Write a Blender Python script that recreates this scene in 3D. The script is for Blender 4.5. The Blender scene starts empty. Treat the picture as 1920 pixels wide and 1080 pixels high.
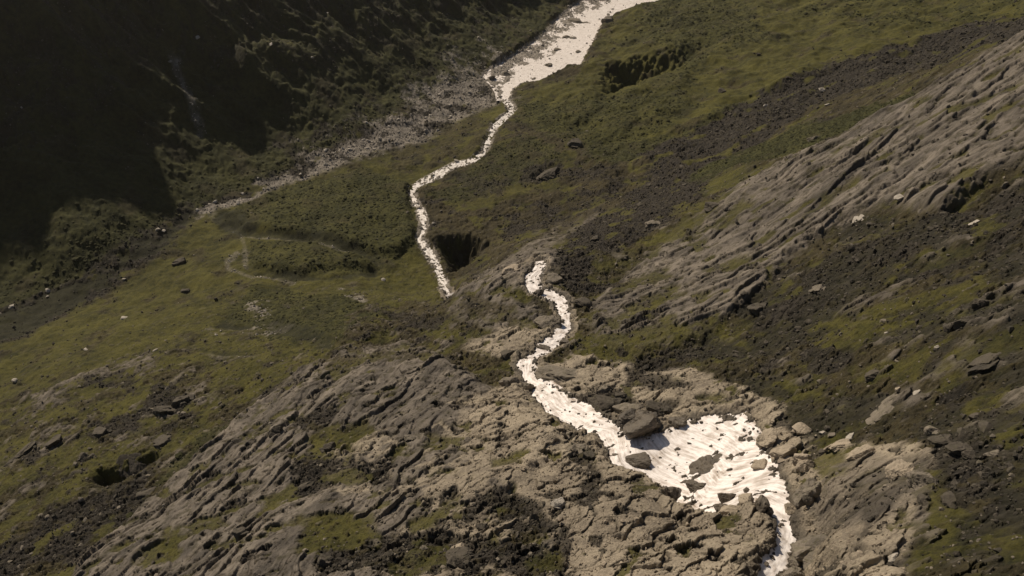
import bpy, math, random
import numpy as np

T0 = __import__('time').time()
def log(*a): print('[%.1fs]' % (__import__('time').time() - T0), *a)
rng = np.random.default_rng(7)
random.seed(7)
scene = bpy.context.scene
COL = scene.collection
F32 = np.float32

# ------------------------------------------------------------------ camera
CAM_H = 430.0                       # metres above the valley floor datum
PITCH = math.radians(38.0)          # looking down
FPX = 1450.0                        # focal length in photo pixels (1920 wide)
cam_d = bpy.data.cameras.new('camera')
cam_d.sensor_width = 36.0
cam_d.lens = 36.0 * FPX / 1920.0
cam_d.clip_start = 1.0
cam_d.clip_end = 40000.0
cam = bpy.data.objects.new('camera', cam_d)
COL.objects.link(cam)
cam.location = (0, 0, CAM_H)
cam.rotation_euler = (math.radians(90) - PITCH, 0, 0)
scene.camera = cam
SP, CP = math.sin(PITCH), math.cos(PITCH)

def ray(px, py):
    """direction of a photo pixel (x right, y forward, z up)"""
    px = np.asarray(px, float); py = np.asarray(py, float)
    u = px - 960.0; v = 540.0 - py
    return u, FPX * CP + v * SP, -(FPX * SP - v * CP)

# ------------------------------------------------------------------ noise
def _h(ix, iy, seed):
    h = ix.astype(np.uint32) * np.uint32(374761393) + iy.astype(np.uint32) * np.uint32(668265263) + np.uint32((seed * 2246822519 + 12345) & 0xffffffff)
    h ^= h >> np.uint32(13); h *= np.uint32(1274126177); h ^= h >> np.uint32(16)
    h *= np.uint32(2246822519); h ^= h >> np.uint32(15)
    return h
def _u(h): return (h & np.uint32(0xffffff)).astype(F32) * F32(1.0 / 0x1000000)

def perlin(x, y, seed=0):
    x = np.asarray(x, F32); y = np.asarray(y, F32)
    xf = np.floor(x); yf = np.floor(y)
    ix = xf.astype(np.int32); iy = yf.astype(np.int32)
    fx = x - xf; fy = y - yf
    u = fx * fx * fx * (fx * (fx * 6 - 15) + 10); v = fy * fy * fy * (fy * (fy * 6 - 15) + 10)
    def g(dx, dy):
        a = _u(_h(ix + dx, iy + dy, seed)) * F32(2 * math.pi)
        return np.cos(a) * (fx - dx) + np.sin(a) * (fy - dy)
    n00, n10, n01, n11 = g(0, 0), g(1, 0), g(0, 1), g(1, 1)
    a = n00 + (n10 - n00) * u; b = n01 + (n11 - n01) * u
    return (a + (b - a) * v) * F32(1.41)

def fbm(x, y, octs=4, seed=0, gain=0.5, lac=2.03):
    s = 0; a = 1.0; t = 0
    for o in range(octs):
        s = s + perlin(x, y, seed + 17 * o) * F32(a); t += a
        a *= gain; x = x * F32(lac) + F32(11.3); y = y * F32(lac) + F32(-7.1)
    return s / F32(t ** 0.5 if t > 1 else 1)

def ridged(x, y, octs=4, seed=0, gain=0.5):
    s = 0; a = 1.0; t = 0
    for o in range(octs):
        s = s + (1 - 2 * np.abs(perlin(x, y, seed + 31 * o))) * F32(a); t += a
        a *= gain; x = x * F32(2.1) + F32(5.7); y = y * F32(2.1) + F32(3.3)
    return s / F32(t)

def blocks(x, y, seed=0, tilt=0.7, jitter=0.9):
    """fractured rock: every cell is a tilted plane of its own; returns height(-1..1), crack distance, cell hash"""
    x = np.asarray(x, F32); y = np.asarray(y, F32)
    xf = np.floor(x); yf = np.floor(y)
    ix = xf.astype(np.int32); iy = yf.astype(np.int32)
    d1 = np.full(x.shape, 9.0, F32); d2 = np.full(x.shape, 9.0, F32)
    bh = np.zeros(x.shape, np.uint32); bdx = np.zeros(x.shape, F32); bdy = np.zeros(x.shape, F32)
    for dx in (-1, 0, 1):
        for dy in (-1, 0, 1):
            h = _h(ix + dx, iy + dy, seed)
            cx = dx + F32(0.5) + (_u(h) - F32(0.5)) * F32(jitter) - (x - xf)
            cy = dy + F32(0.5) + (_u(h * np.uint32(2654435761) ^ np.uint32(0x9e3779b9)) - F32(0.5)) * F32(jitter) - (y - yf)
            d = np.sqrt(cx * cx + cy * cy)
            m = d < d1
            d2 = np.where(m, d1, np.minimum(d2, d))
            d1 = np.where(m, d, d1)
            bh = np.where(m, h, bh); bdx = np.where(m, -cx, bdx); bdy = np.where(m, -cy, bdy)
    r1 = _u(bh * np.uint32(747796405)); r2 = _u(bh * np.uint32(2891336453) + np.uint32(77)); r3 = _u(bh * np.uint32(277803737) + np.uint32(991))
    hgt = (r1 * 2 - 1) * F32(0.55) + ((r2 - F32(0.5)) * bdx + (r3 - F32(0.5)) * bdy) * F32(2 * tilt)
    return hgt, d2 - d1, r1

def sstep(a, b, x):
    t = np.clip((x - a) / (b - a), 0, 1)
    return t * t * (3 - 2 * t)

# ------------------------------------------------------------------ the lie of the land: photo pixel + metres below the camera
CTRL = [  # valley floor
 (0,620,420),(180,520,421),(360,405,422),(480,370,423),(560,320,424),(760,230,426),(900,150,428),(950,190,427),(1060,90,430),(1150,0,433),
 (780,360,417),(800,460,408),(640,400,414),(500,450,406),(560,520,392),(250,600,398),(0,700,395),(870,290,420),
 # foot of the fall, hidden behind the lip
 (835,540,398),(890,440,402),(900,400,404),(950,330,406),(1000,250,408),
 # near left slope
 (0,800,365),(0,950,322),(0,1080,290),(200,700,357),(200,850,312),(130,1080,268),(300,950,276),(400,700,326),(480,770,291),(500,620,352),
 (640,650,288),(700,560,362),(640,800,246),(400,1000,237),(640,1000,205),(760,640,290),(580,690,290),(800,580,330),
 # lip and cascade
 (1000,490,276),(940,520,274),(860,565,287),(850,610,274),(1045,480,275),(1050,600,257),(1000,675,243),(1040,745,224),(1100,790,210),
 (1155,830,200),(1250,835,190),(1350,860,181),(1440,900,170),(1480,980,160),(1450,1080,148),(1440,1150,138),
 (1200,950,172),(960,1080,165),(960,950,186),(960,850,206),(1100,900,190),(850,750,236),(600,1080,190),(300,1080,232),(900,680,252),
 # right-hand slab and slope
 (1150,530,266),(1180,600,246),(1250,460,260),(1400,345,240),(1600,235,208),(1750,160,182),(1920,70,150),
 (1600,400,196),(1500,560,200),(1400,650,212),(1280,700,218),(1600,700,168),(1700,900,134),(1700,1080,115),(1920,300,150),(1920,600,125),(1920,1080,95),(1560,830,168),
 # valley side behind the slab
 (1450,210,350),(1300,250,374),(1200,330,378),(1110,400,372),(1060,440,352),(990,450,350),(1230,130,396),(1100,170,410),(1000,170,420),(1350,60,386),(1500,60,370),(1700,40,335),
 (1920,0,292),(1920,-60,282),(1500,-60,392),(1300,-60,424),(1650,120,325),
 # shaded wall across the valley
 (0,480,412),(0,300,361),(0,100,291),(0,0,255),(370,250,389),(300,150,345),(330,0,289),(640,100,373),(640,0,333),(850,0,376),(1000,0,427),(150,400,392),(470,230,397),(560,100,356),
]
WORLD = [(-742,720,-165),(-552,912,-165),(-620,820,-178),(-470,1045,-215),(-363,1231,-190),(-120,1570,-205),(-1020,340,-205),(-700,100,-420),(-500,200,-402),(-420,60,-385),(-200,40,-250),(-150,0,-200),(0,0,-110),(0,-60,-80),
 (150,0,-60),(220,100,-80),(330,1600,-438),(120,1400,-436),(760,1500,-330),(560,1000,-330),(420,800,-322),(500,450,-60),(600,250,0),(700,700,-120),(900,1100,-180),
 (-900,1000,60),(-500,1500,60)]
cp = []
for px, py, d in CTRL:
    x, y, z = ray(px, py); s = d / -z
    cp.append((x * s, y * s, -d))
cp = np.array(cp + [tuple(map(float, w)) for w in WORLD])
XY = cp[:, :2] / 300.0
def _phi(r2): return 0.5 * r2 * np.log(r2 + 1e-9)
n = len(cp)
A = np.zeros((n + 3, n + 3))
A[:n, :n] = _phi(((XY[:, None] - XY[None]) ** 2).sum(-1)) + np.eye(n) * 2e-4
A[:n, n] = 1; A[:n, n + 1:] = XY; A[n, :n] = 1; A[n + 1:, :n] = XY.T
W = np.linalg.solve(A, np.concatenate([cp[:, 2], np.zeros(3)]))
log('fit residual', np.abs(A[:n, :n] @ W[:n] + A[:n, n:] @ W[n:] - cp[:, 2]).max())

def base_raw(x, y):
    x = np.asarray(x, float) / 300.0; y = np.asarray(y, float) / 300.0
    z = W[n] + W[n + 1] * x + W[n + 2] * y
    for i in range(n):
        z = z + W[i] * _phi((x - XY[i, 0]) ** 2 + (y - XY[i, 1]) ** 2)
    return z + CAM_H
# tabulate once, look up bicubically smooth enough at 4 m
GX0, GX1, GY0, GY1, GS = -1300.0, 1300.0, -200.0, 2000.0, 3.0
gx = np.arange(GX0, GX1 + GS, GS); gy = np.arange(GY0, GY1 + GS, GS)
gX, gY = np.meshgrid(gx, gy)
BASE = base_raw(gX, gY)
def bil(Gd, x, y, x0, y0, s):
    fx = np.clip((np.asarray(x) - x0) / s, 0, Gd.shape[1] - 1.001); fy = np.clip((np.asarray(y) - y0) / s, 0, Gd.shape[0] - 1.001)
    ix = fx.astype(int); iy = fy.astype(int); fx = fx - ix; fy = fy - iy
    return (Gd[iy, ix] * (1 - fx) + Gd[iy, ix + 1] * fx) * (1 - fy) + (Gd[iy + 1, ix] * (1 - fx) + Gd[iy + 1, ix + 1] * fx) * fy
def base(x, y):
    """valley shape; beyond it rolls into plain high mountains"""
    x = np.asarray(x, float); y = np.asarray(y, float)
    z = bil(BASE, np.clip(x, GX0, GX1), np.clip(y, GY0, GY1), GX0, GY0, GS)
    r = np.hypot(x * 1.25, np.where(y > 800, y - 800, np.where(y < 500, (500 - y) * 1.6, 0)) * 1.0)
    w = sstep(900, 1600, r)
    far = 250 + 260 * fbm(x / 1500, y / 1500, 4, 91)
    return z * (1 - w) + far * w
log('base table', BASE.min(), BASE.max())

def hit(px, py):
    """first point of the valley surface on the line of sight through a photo pixel"""
    dx, dy, dz = ray(px, py)
    nrm = np.sqrt(dx * dx + dy * dy + dz * dz); dx, dy, dz = dx / nrm, dy / nrm, dz / nrm
    t = np.full(np.shape(dx), 40.0); done = np.zeros(np.shape(dx), bool)
    for _ in range(1500):
        g = (CAM_H + dz * t) - base(dx * t, dy * t)
        done |= g < 0.05
        t = np.where(done, t, t + np.clip(g * 0.45, 0.05, 6.0))
        if done.all() or t.min() > 2600: break
    return dx * t, dy * t
# --- END BASE
# ------------------------------------------------------------------ outlines: photo pixels -> points on the ground
def dens(pts, step=10.0, closed=True):
    P = np.array(pts, float); Q = np.vstack([P, P[:1]]) if closed else P
    out = []
    for a, b in zip(Q[:-1], Q[1:]):
        k = max(1, int(np.hypot(*(b - a)) / step))
        out.append(a + (b - a) * (np.arange(k) / k)[:, None])
    if not closed: out.append(Q[-1:])
    return np.vstack(out)
def ribbon(pts, w):
    """outline of a brush stroke along pts with the given widths"""
    P = np.array(pts, float); w = np.resize(np.array(w, float), len(P)) if np.ndim(w) else np.full(len(P), float(w))
    T = np.gradient(P, axis=0); T /= np.linalg.norm(T, axis=1)[:, None] + 1e-9
    N = np.stack([-T[:, 1], T[:, 0]], 1) * (w / 2)[:, None]
    a = P - T * 0; a[0] -= T[0] * w[0] * .4; a[-1] += T[-1] * w[-1] * .4
    return np.vstack([a + N, (a - N)[::-1]])

G, V, H, R, B, S, P_, D_ = range(8)     # grass, scrub, heath, slab, blocky rock, scree, gravel, dark ground (also shade painted on banks)
NCH = 8
AREAS = []      # (channel, outline px, softness m per 100 m, ragged edge m per 100 m, weight)
def area(c, pts, soft=1.0, rag=4.0, w=1.0, patch=None): AREAS.append((c, dens(pts), soft, rag, w, patch))
def stroke(c, pts, width, soft=0.8, rag=3.0, w=1.0, patch=None): AREAS.append((c, dens(ribbon(pts, width)), soft, rag, w, patch))

TERR1 = [(415,408),(470,385),(560,345),(690,320),(772,345),(775,400),(785,455),(740,482),(650,463),(560,440),(455,432)]
TERR2 = [(470,452),(600,458),(690,482),(710,500),(560,515),(474,500)]
TERR3 = [(505,600),(560,565),(660,560),(740,590),(720,640),(620,640),(550,625)]
# far wall in shade, its foot
area(V, [(-80,-80),(1090,-80),(1050,10),(960,60),(900,130),(700,240),(520,330),(360,400),(180,510),(-80,620)], rag=2)
area(S, [(-80,-80),(1000,-80),(960,20),(780,60),(640,140),(420,150),(330,60),(200,200),(-80,300)], w=.55, patch=.05)
stroke(S, [(960,40),(860,110),(740,190),(640,230),(560,290)], 60, w=.8, patch=.1)
stroke(V, [(1040,20),(930,80),(830,140),(700,215)], 34, rag=3)
stroke(S, [(920,165),(830,205),(740,250),(660,280),(560,320),(480,365),(400,390)], [70,60,60,50,40,34,22], rag=2.5)
stroke(P_, [(915,160),(840,200),(760,245),(690,280),(600,310),(520,345)], [100,96,80,60,40,24], rag=5, soft=2, w=.85, patch=-.2)
area(P_, [(356,400),(372,388),(420,384),(470,368),(478,376),(430,398),(400,412),(366,412)], rag=.6, soft=.3)
stroke(P_, [(470,372),(520,348),(580,325),(640,305)], 9, rag=.6, soft=.3, w=.7)
stroke(S, [(350,412),(300,450),(220,500),(140,545),(60,590),(-60,640)], [46,60,64,64,70,80], rag=2)
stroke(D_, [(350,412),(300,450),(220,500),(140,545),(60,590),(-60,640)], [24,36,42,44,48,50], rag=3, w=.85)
stroke(P_, [(322,90),(340,150),(352,180),(368,205),(376,250)], [6,9,8,9,7], rag=1, w=.9)
# meadow on the near side of the creek
area(G, [(-80,690),(40,640),(180,560),(300,480),(360,415),(470,380),(560,335),(690,300),(800,262),(900,205),(945,195),(955,215),(930,245),(905,285),(830,318),(775,350),(772,380),(795,440),(800,480),(840,560),(700,600),(640,640),(520,720),(330,820),(120,900),(-80,950)], rag=1.5)
area(V, [(420,405),(470,385),(560,345),(690,320),(772,345),(775,400),(790,460),(740,485),(650,465),(560,440),(455,430)], rag=1.5, w=.75)
area(V, [(470,450),(600,455),(700,480),(720,505),(560,520),(470,505)], rag=1.5, w=.5)
area(V, [(480,540),(640,560),(740,590),(640,640),(520,640),(420,600)], rag=3, w=.6)
area(H, [(700,300),(800,255),(900,210),(930,235),(900,280),(800,320),(740,330)], rag=2, w=.7)
stroke(P_, [(400,412),(425,425),(452,438),(458,460),(460,500)], [6,6,6,8,8], rag=.25, soft=.25, w=.36)
stroke(P_, [(445,475),(425,492),(428,505),(470,514),(520,518),(550,526)], [9,10,8,6,6,5], rag=.25, soft=.25, w=.36)
stroke(P_, [(462,444),(540,444),(590,456),(630,470),(655,478)], [4,5,6,8,5], rag=.25, soft=.25, w=.36)
stroke(D_, [(410,420),(450,436),(520,438),(590,445),(640,462),(700,480)], [9,10,9,12,18,12], rag=1.2, w=.9)  # shade on the terrace banks, painted in as dark ground
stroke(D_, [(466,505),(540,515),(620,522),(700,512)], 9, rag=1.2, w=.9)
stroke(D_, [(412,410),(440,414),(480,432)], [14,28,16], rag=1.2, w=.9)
# gravelly wash
area(P_, [(474,575),(500,570),(505,600),(530,620),(500,628),(465,622),(450,612),(476,606)], rag=2.2, soft=.8, w=.85, patch=0.05)
stroke(P_, [(395,618),(440,622),(480,626)], 8, rag=2, w=.5, patch=0.05)
stroke(P_, [(640,545),(690,575),(720,590)], [10,16,14], rag=1.5, w=.8, patch=.05)
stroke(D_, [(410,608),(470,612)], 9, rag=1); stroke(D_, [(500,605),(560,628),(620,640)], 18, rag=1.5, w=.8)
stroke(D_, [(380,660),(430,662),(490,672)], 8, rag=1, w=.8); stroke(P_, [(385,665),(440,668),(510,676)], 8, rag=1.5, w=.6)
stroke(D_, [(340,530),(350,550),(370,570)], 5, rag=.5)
# left slope: mixed heath, outcrop and scree
area(H, [(-80,760),(100,700),(300,660),(480,660),(560,690),(480,760),(320,880),(130,1060),(60,1160),(-80,1160)], rag=5, w=.9, patch=.05)
for q in [((60,760),(200,690),(260,690)), ((250,800),(330,760),(380,740)), ((20,860),(100,830),(150,810)), ((150,870),(240,850),(310,840))]:
    stroke(R, q, 34, rag=6, w=.8, patch=0.0)
for q, w_ in [(((100,1000),(180,960),(260,940)),80), (((-20,1060),(60,1030),(140,1010)),60), (((60,870),(140,900),(240,930)),40), (((300,750),(350,765)),46), (((180,800),(250,790)),26), (((170,715),(240,725)),30)]:
    stroke(S, q, w_, rag=3.5, w=.95)
for q, w_ in [(((0,900),(90,930),(180,900)),50), (((200,1000),(240,1030)),50), (((330,660),(460,690),(560,660)),34), (((0,720),(150,650),(300,600)),60), (((240,860),(330,830),(390,790)),22)]:
    stroke(G, q, w_, rag=4, w=.9)
# left rock spur
SPUR = [(110,1160),(150,1060),(270,945),(380,850),(480,765),(570,690),(650,655),(760,640),(860,690),(980,760),(1060,820),(1000,900),(880,980),(760,1060),(700,1160)]
area(R, SPUR, rag=2.2)
stroke(H, [(560,700),(640,665),(740,660),(850,700)], 46, rag=6, w=.8, patch=.0)
stroke(G, [(470,800),(560,740),(650,700)], 16, rag=5, w=.8, patch=.0)
stroke(G, [(330,930),(430,860),(520,800)], 12, rag=5, w=.8, patch=.0)
stroke(V, [(215,985),(300,905),(420,805)], 10, rag=3, w=.6)
for q, w_ in [(((430,700),(530,690)),24), (((500,950),(560,920),(640,880)),26), (((600,1010),(660,1000)),70), (((330,1020),(420,985)),26), (((560,790),(640,830),(690,840)),26), (((280,1060),(330,1040)),30), (((620,840),(680,820)),40)]:
    stroke(G, q, w_, rag=4, w=.9)
for q, w_ in [(((590,895),(650,890),(700,895)),46), (((560,800),(620,790)),22), (((560,890),(590,910)),30), (((620,1060),(740,1040),(830,1020)),60), (((740,1060),(900,1040),(1000,1050)),60), (((860,1000),(960,980),(1020,985)),46), (((700,890),(730,880)),30), (((800,950),(910,930)),24), (((420,960),(470,940)),16)]:
    stroke(S, q, w_, rag=3.5, w=.95)
# the knoll between the gorge and the cascade
area(H, [(700,560),(860,555),(930,520),(960,540),(980,600),(960,640),(860,650),(760,640),(660,650),(640,610)], rag=3, w=.9, patch=-.05)
area(R, [(845,560),(900,525),(975,480),(1050,470),(1060,500),(1000,520),(985,545),(940,560),(1000,570),(1030,600),(1000,640),(920,620),(860,600)], rag=1.5)
area(B, [(880,640),(960,610),(1040,620),(1000,650),(980,680),(960,680),(900,660)], rag=2)
stroke(G, [(950,548),(985,560)], 20, rag=1.5); stroke(G, [(730,545),(830,545)], 40, rag=1.5); stroke(G, [(800,620),(880,630)], 20, rag=2)
stroke(S, [(720,590),(790,605),(840,600)], 22, rag=2.5, w=.8)
stroke(H, [(880,575),(950,590)], 40, rag=2, w=.8)
# right valley side
area(G, [(965,190),(1010,160),(1100,135),(1130,60),(1215,-5),(1300,-80),(2000,-80),(2000,30),(1900,60),(1740,95),(1560,150),(1500,180),(1400,215),(1280,260),(1120,290),(1030,265),(985,235)], rag=2)
area(V, [(1500,-80),(2000,-80),(2000,20),(1820,60),(1600,60),(1500,0)], rag=5, w=.6, patch=0)
area(V, [(965,190),(1050,200),(1200,170),(1300,120),(1300,220),(1150,290),(1000,280)], rag=4, w=.6)
area(V, [(1240,-20),(1400,20),(1440,80),(1300,110),(1180,80)], rag=4, w=.6)
area(H, [(920,260),(985,235),(1100,280),(1250,265),(1200,330),(1120,390),(1040,450),(960,470),(880,440),(800,420),(780,370),(830,330),(905,290)], rag=3)
area(V, [(900,300),(1000,260),(1060,300),(960,340),(850,380),(800,370)], rag=4, w=.7)
stroke(G, [(880,385),(940,365),(980,355)], [20,30,18], rag=1.5, w=.8); stroke(G, [(1010,345),(1060,355)], 20, rag=2, w=.8)
stroke(V, [(1120,300),(1240,280),(1330,240),(1440,200)], 40, rag=4, w=.8)
stroke(S, [(990,320),(1060,325),(1120,330)], 26, rag=3, w=.85); stroke(S, [(960,430),(1060,390),(1150,340)], 44, rag=3, w=.9, patch=.0)
stroke(S, [(860,340),(930,350)], 26, rag=3, w=.6)
stroke(S, [(1960,40),(1840,70),(1700,115),(1590,145),(1500,185),(1420,225),(1330,262),(1230,310)], [34,44,56,64,74,70,60,60], rag=1.8, soft=.5)
stroke(S, [(1420,240),(1330,300),(1260,360),(1180,410),(1110,455),(1075,505),(1080,530)], [60,74,90,100,90,70,44], rag=2, soft=.5)
stroke(V, [(1720,175),(1600,225),(1480,270),(1380,300),(1310,335)], [16,34,36,30,20], rag=1.5)
stroke(G, [(1440,315),(1380,330),(1330,350)], 22, rag=1.5)
stroke(S, [(1480,345),(1400,360),(1340,375)], 20, rag=2, w=.9)
stroke(R, [(900,530),(980,480),(1060,430),(1110,405)], [20,24,22,12], rag=1.5, w=.85)
stroke(H, [(1040,445),(1100,400),(1160,385)], 16, rag=2, w=.8)
# right-hand slab
SLAB = [(2000,20),(1900,80),(1830,122),(1700,196),(1600,243),(1560,270),(1450,315),(1390,350),(1310,400),(1250,450),(1170,520),(1120,560),(1100,600),(1110,650),(1200,670),(1320,640),(1420,560),(1500,470),(1580,420),(1660,390),(1760,400),(1850,340),(2000,280)]
area(R, SLAB, rag=1.2)
for q, w_ in [(((1280,400),(1340,385),(1300,430),(1200,490)),34), (((1120,500),(1200,480)),40), (((1100,640),(1180,600),(1260,560)),22), (((1340,440),(1400,400)),14), (((1500,420),(1600,360)),10), (((1560,300),(1640,270)),14), (((1760,130),(1700,200)),12), (((1330,520),(1400,500)),10), (((1150,560),(1240,530)),14)]:
    stroke(G, q, w_, rag=3, w=.85)
stroke(S, [(1100,545),(1160,540)], 20, rag=2)
# right near slope
area(H, [(2000,300),(1860,345),(1760,400),(1660,395),(1570,430),(1480,500),(1400,570),(1310,645),(1200,670),(1090,650),(1070,670),(1180,690),(1300,700),(1400,735),(1460,790),(1540,840),(1600,840),(1720,830),(1750,900),(1740,1000),(1760,1160),(2000,1160)], rag=2)
RSLOPE = [(2000,300),(1860,345),(1760,400),(1660,395),(1570,430),(1480,500),(1400,570),(1310,645),(1300,700),(1400,735),(1540,840),(1720,830),(1750,900),(1740,1000),(1760,1160),(2000,1160)]
for q, w_ in [(((1540,640),(1640,610),(1740,575),(1830,555)),56), (((1100,650),(1180,660),(1240,640)),44), (((1300,660),(1400,640)),60), (((1400,720),(1480,740),(1560,760)),50), (((1590,442),(1660,440),(1740,425)),18), (((1500,800),(1540,830)),34), (((1640,700),(1700,690),(1780,640)),40), (((1860,840),(1960,850)),60), (((1740,890),(1760,960)),50), (((1800,980),(1900,1010)),60), (((1640,600),(1500,680)),30)]:
    stroke(G, q, w_, rag=4, w=.85)
for q, w_ in [(((1920,350),(1800,410),(1680,470),(1560,510),(1470,550)),[60,60,60,50,30]), (((1920,400),(1860,440)),70), (((1540,560),(1440,590)),40), (((1480,660),(1560,670)),36), (((1440,790),(1500,800)),30), (((1780,860),(1860,870),(1920,880)),60), (((1740,820),(1800,840)),46), (((1880,940),(1800,920)),60), (((1800,640),(1760,680)),24), (((1210,690),(1280,670),(1330,660)),26), (((1840,600),(1900,640)),40), (((1880,760),(1780,780)),30)]:
    stroke(S, q, w_, rag=4, w=.9)
for q, w_ in [(((1820,600),(1900,560),(1960,540)),60), (((1640,750),(1730,735)),26), (((1830,680),(1920,650)),30), (((1640,560),(1560,590)),14), (((1700,640),(1760,615)),12)]:
    stroke(R, q, w_, rag=3, w=.85)
area(S, RSLOPE, rag=3, w=.8, patch=.10)
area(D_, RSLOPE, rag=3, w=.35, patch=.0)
# pale broken rock along the cascade
area(B, [(985,690),(1060,660),(1180,690),(1320,690),(1410,735),(1470,795),(1530,850),(1600,838),(1720,838),(1740,900),(1720,970),(1700,1160),(1000,1160),(1040,1040),(1000,960),(940,900),(840,850),(860,790),(930,730)], rag=3)
area(B, [(560,1160),(640,1080),(760,1000),(700,940),(640,930),(560,900),(640,850),(760,800),(860,760),(960,720),(1040,800),(1060,960),(1060,1160)], rag=3, w=.85, patch=.05)
for q, w_ in [(((1200,705),(1300,735),(1250,760)),34), (((1130,745),(1190,765)),40), (((1090,855),(1120,900),(1100,940)),56), (((1020,990),(1060,1000),(1040,1060)),46), (((620,1060),(760,1040),(900,1030),(1000,1060)),60), (((590,895),(650,890),(720,900)),44), (((880,960),(930,935),(1010,960)),26), (((1640,960),(1600,1040),(1700,1060)),40)]:
    stroke(S, q, w_, rag=3, w=.85)
for q, w_ in [(((600,1010),(680,1000)),60), (((780,990),(860,950)),18), (((930,880),(970,870)),16), (((1000,1060),(1040,1050)),36), (((1310,745),(1350,750)),18), (((1540,850),(1560,880)),26), (((1640,900),(1740,900)),22), (((800,830),(860,840)),16), (((1720,1060),(1760,1000)),60)]:
    stroke(G, q, w_, rag=3, w=.85)
area(R, [(1500,940),(1600,860),(1720,870),(1740,930),(1640,1000),(1560,1000)], rag=2, w=.6)

# ------------------------------------------------------------------ water courses: (left bank, right bank) in photo pixels, from high to low
CASCADE = [((1380,1190),(1424,1196)),((1375,1130),(1446,1136)),((1414,1082),(1462,1084)),((1428,1060),(1470,1064)),((1452,1022),(1486,1026)),((1462,988),(1499,986)),((1440,962),(1486,936)),
 ((1404,938),(1470,890)),((1346,940),(1446,852)),((1300,932),(1420,812)),((1286,900),(1398,774)),((1270,884),(1345,776)),((1208,872),(1290,786)),((1152,858),(1240,808)),
 ((1140,838),(1168,818)),((1120,812),(1162,796)),((1090,803),(1132,780)),((1080,790),(1122,762)),((1026,766),(1076,747)),((1006,740),(1036,722)),((985,712),(1000,688)),((970,676),(1002,668)),
 ((1004,660),(1030,656)),((1010,642),(1042,646)),((1036,626),(1064,626)),((1055,604),(1071,608)),((1050,590),(1064,584)),((1040,568),(1062,560)),((1016,552),(1040,546)),((990,545),(1012,538)),((984,520),(1014,514)),((1000,500),(1020,494)),((1006,490),(1022,486))]
STREAM = [((836,558),(850,556)),((828,540),(842,537)),((822,522),(836,518)),((812,500),(828,496)),((798,480),(818,474)),((786,462),(804,456)),((780,450),(794,446)),((786,436),(800,432)),((788,420),(802,418)),((784,402),(798,398)),
 ((774,385),(786,380)),((768,366),(779,366)),((768,352),(780,356)),((786,336),(798,344)),((820,318),(832,328)),((848,303),(854,312)),((880,294),(888,302)),((902,280),(912,286)),((912,258),(922,262)),((922,232),(934,238)),((940,216),(954,222)),((952,206),(968,208)),((950,198),(966,194)),((938,186),(954,182))]
RIVER = [((938,188),(954,184)),((934,172),(956,168)),((925,158),(975,154)),((905,142),(1020,142)),((915,126),(1072,124)),((945,108),(1090,112)),((985,86),(1098,98)),((1020,62),(1112,72)),((1042,38),(1124,46)),((1070,14),(1144,28)),((1105,-12),(1195,10)),((1150,-44),(1290,-24)),((1240,-80),(1400,-64))]
def course(secs, step, nt, drop, ext=0.0, pre=None, post=None, dil=1.0):
    L = np.array([s[0] for s in secs], float); Rr = np.array([s[1] for s in secs], float)
    lx, ly = hit(L[:, 0], L[:, 1]); rx, ry = hit(Rr[:, 0], Rr[:, 1])
    Lw = np.stack([lx, ly], 1); Rw = np.stack([rx, ry], 1)
    if post is not None:
        Lw = np.vstack([Lw, [p[0] for p in post]]); Rw = np.vstack([Rw, [p[1] for p in post]])
    C = (Lw + Rw) / 2
    sl = np.concatenate([[0], np.cumsum(np.linalg.norm(np.diff(C, axis=0), axis=1))])
    ns = int(sl[-1] / step) + 1
    s = np.linspace(0, sl[-1], ns)
    def ip(P):
        q = np.stack([np.interp(s, sl, P[:, k]) for k in (0, 1)], 1)
        k = max(1, int(2.0 / step)); ker = np.hanning(2 * k + 3)[1:-1]; ker /= ker.sum()
        pad = np.vstack([np.repeat(q[:1], k, 0), q, np.repeat(q[-1:], k, 0)])
        return np.stack([np.convolve(pad[:, j], ker, 'valid') for j in (0, 1)], 1)
    a, b = ip(Lw), ip(Rw)
    t = np.linspace(0, 1, nt)
    wd = np.linalg.norm(b - a, axis=1)[:, None] + 1e-6; tt_ = t[None] + (t[None] - .5) * 2 * ext / wd
    X = a[:, None, 0] + (b - a)[:, None, 0] * tt_; Y = a[:, None, 1] + (b - a)[:, None, 1] * tt_
    z = np.minimum(np.minimum(base(a[:, 0], a[:, 1]), base(b[:, 0], b[:, 1])), base((a + b)[:, 0] / 2, (a + b)[:, 1] / 2)) - drop
    z = np.minimum.accumulate(z)
    k = max(2, int(6 / step)); ker = np.hanning(2 * k + 3)[1:-1]; ker /= ker.sum()
    z = np.convolve(np.concatenate([np.full(k, z[0]), z, np.full(k, z[-1])]), ker, 'valid')
    return dict(X=X, Y=Y, z=z, s=s, t=t, a=a, b=b, w=np.linalg.norm(b - a, axis=1))
fx0, fy0 = hit(np.array([1006., 1022.]), np.array([490., 486.]))
ex, ey = hit(np.array([836., 850.]), np.array([556., 554.]))
ex2, ey2 = hit(np.array([828., 842.]), np.array([540., 537.]))
log('lip', fx0, fy0, 'foot', ex, ey, ex2, ey2)
foot_l = np.array([ex2[0], ey2[0]]); foot_r = np.array([ex2[1], ey2[1]])
lip_l = np.array([fx0[0], fy0[0]]); lip_r = np.array([fx0[1], fy0[1]])
mid_l = np.array([ex[0], ey[0]]); mid_r = np.array([ex[1], ey[1]])
post = [(lip_l + (mid_l - lip_l) * k, lip_r + (mid_r - lip_r) * k) for k in (0.35, 0.7)] + [(mid_l, mid_r), ((mid_l + foot_l) / 2, (mid_r + foot_r) / 2), (foot_l, foot_r)]
WC = course(CASCADE, 0.4, 61, 0.5, post=post, ext=2.2)
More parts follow.
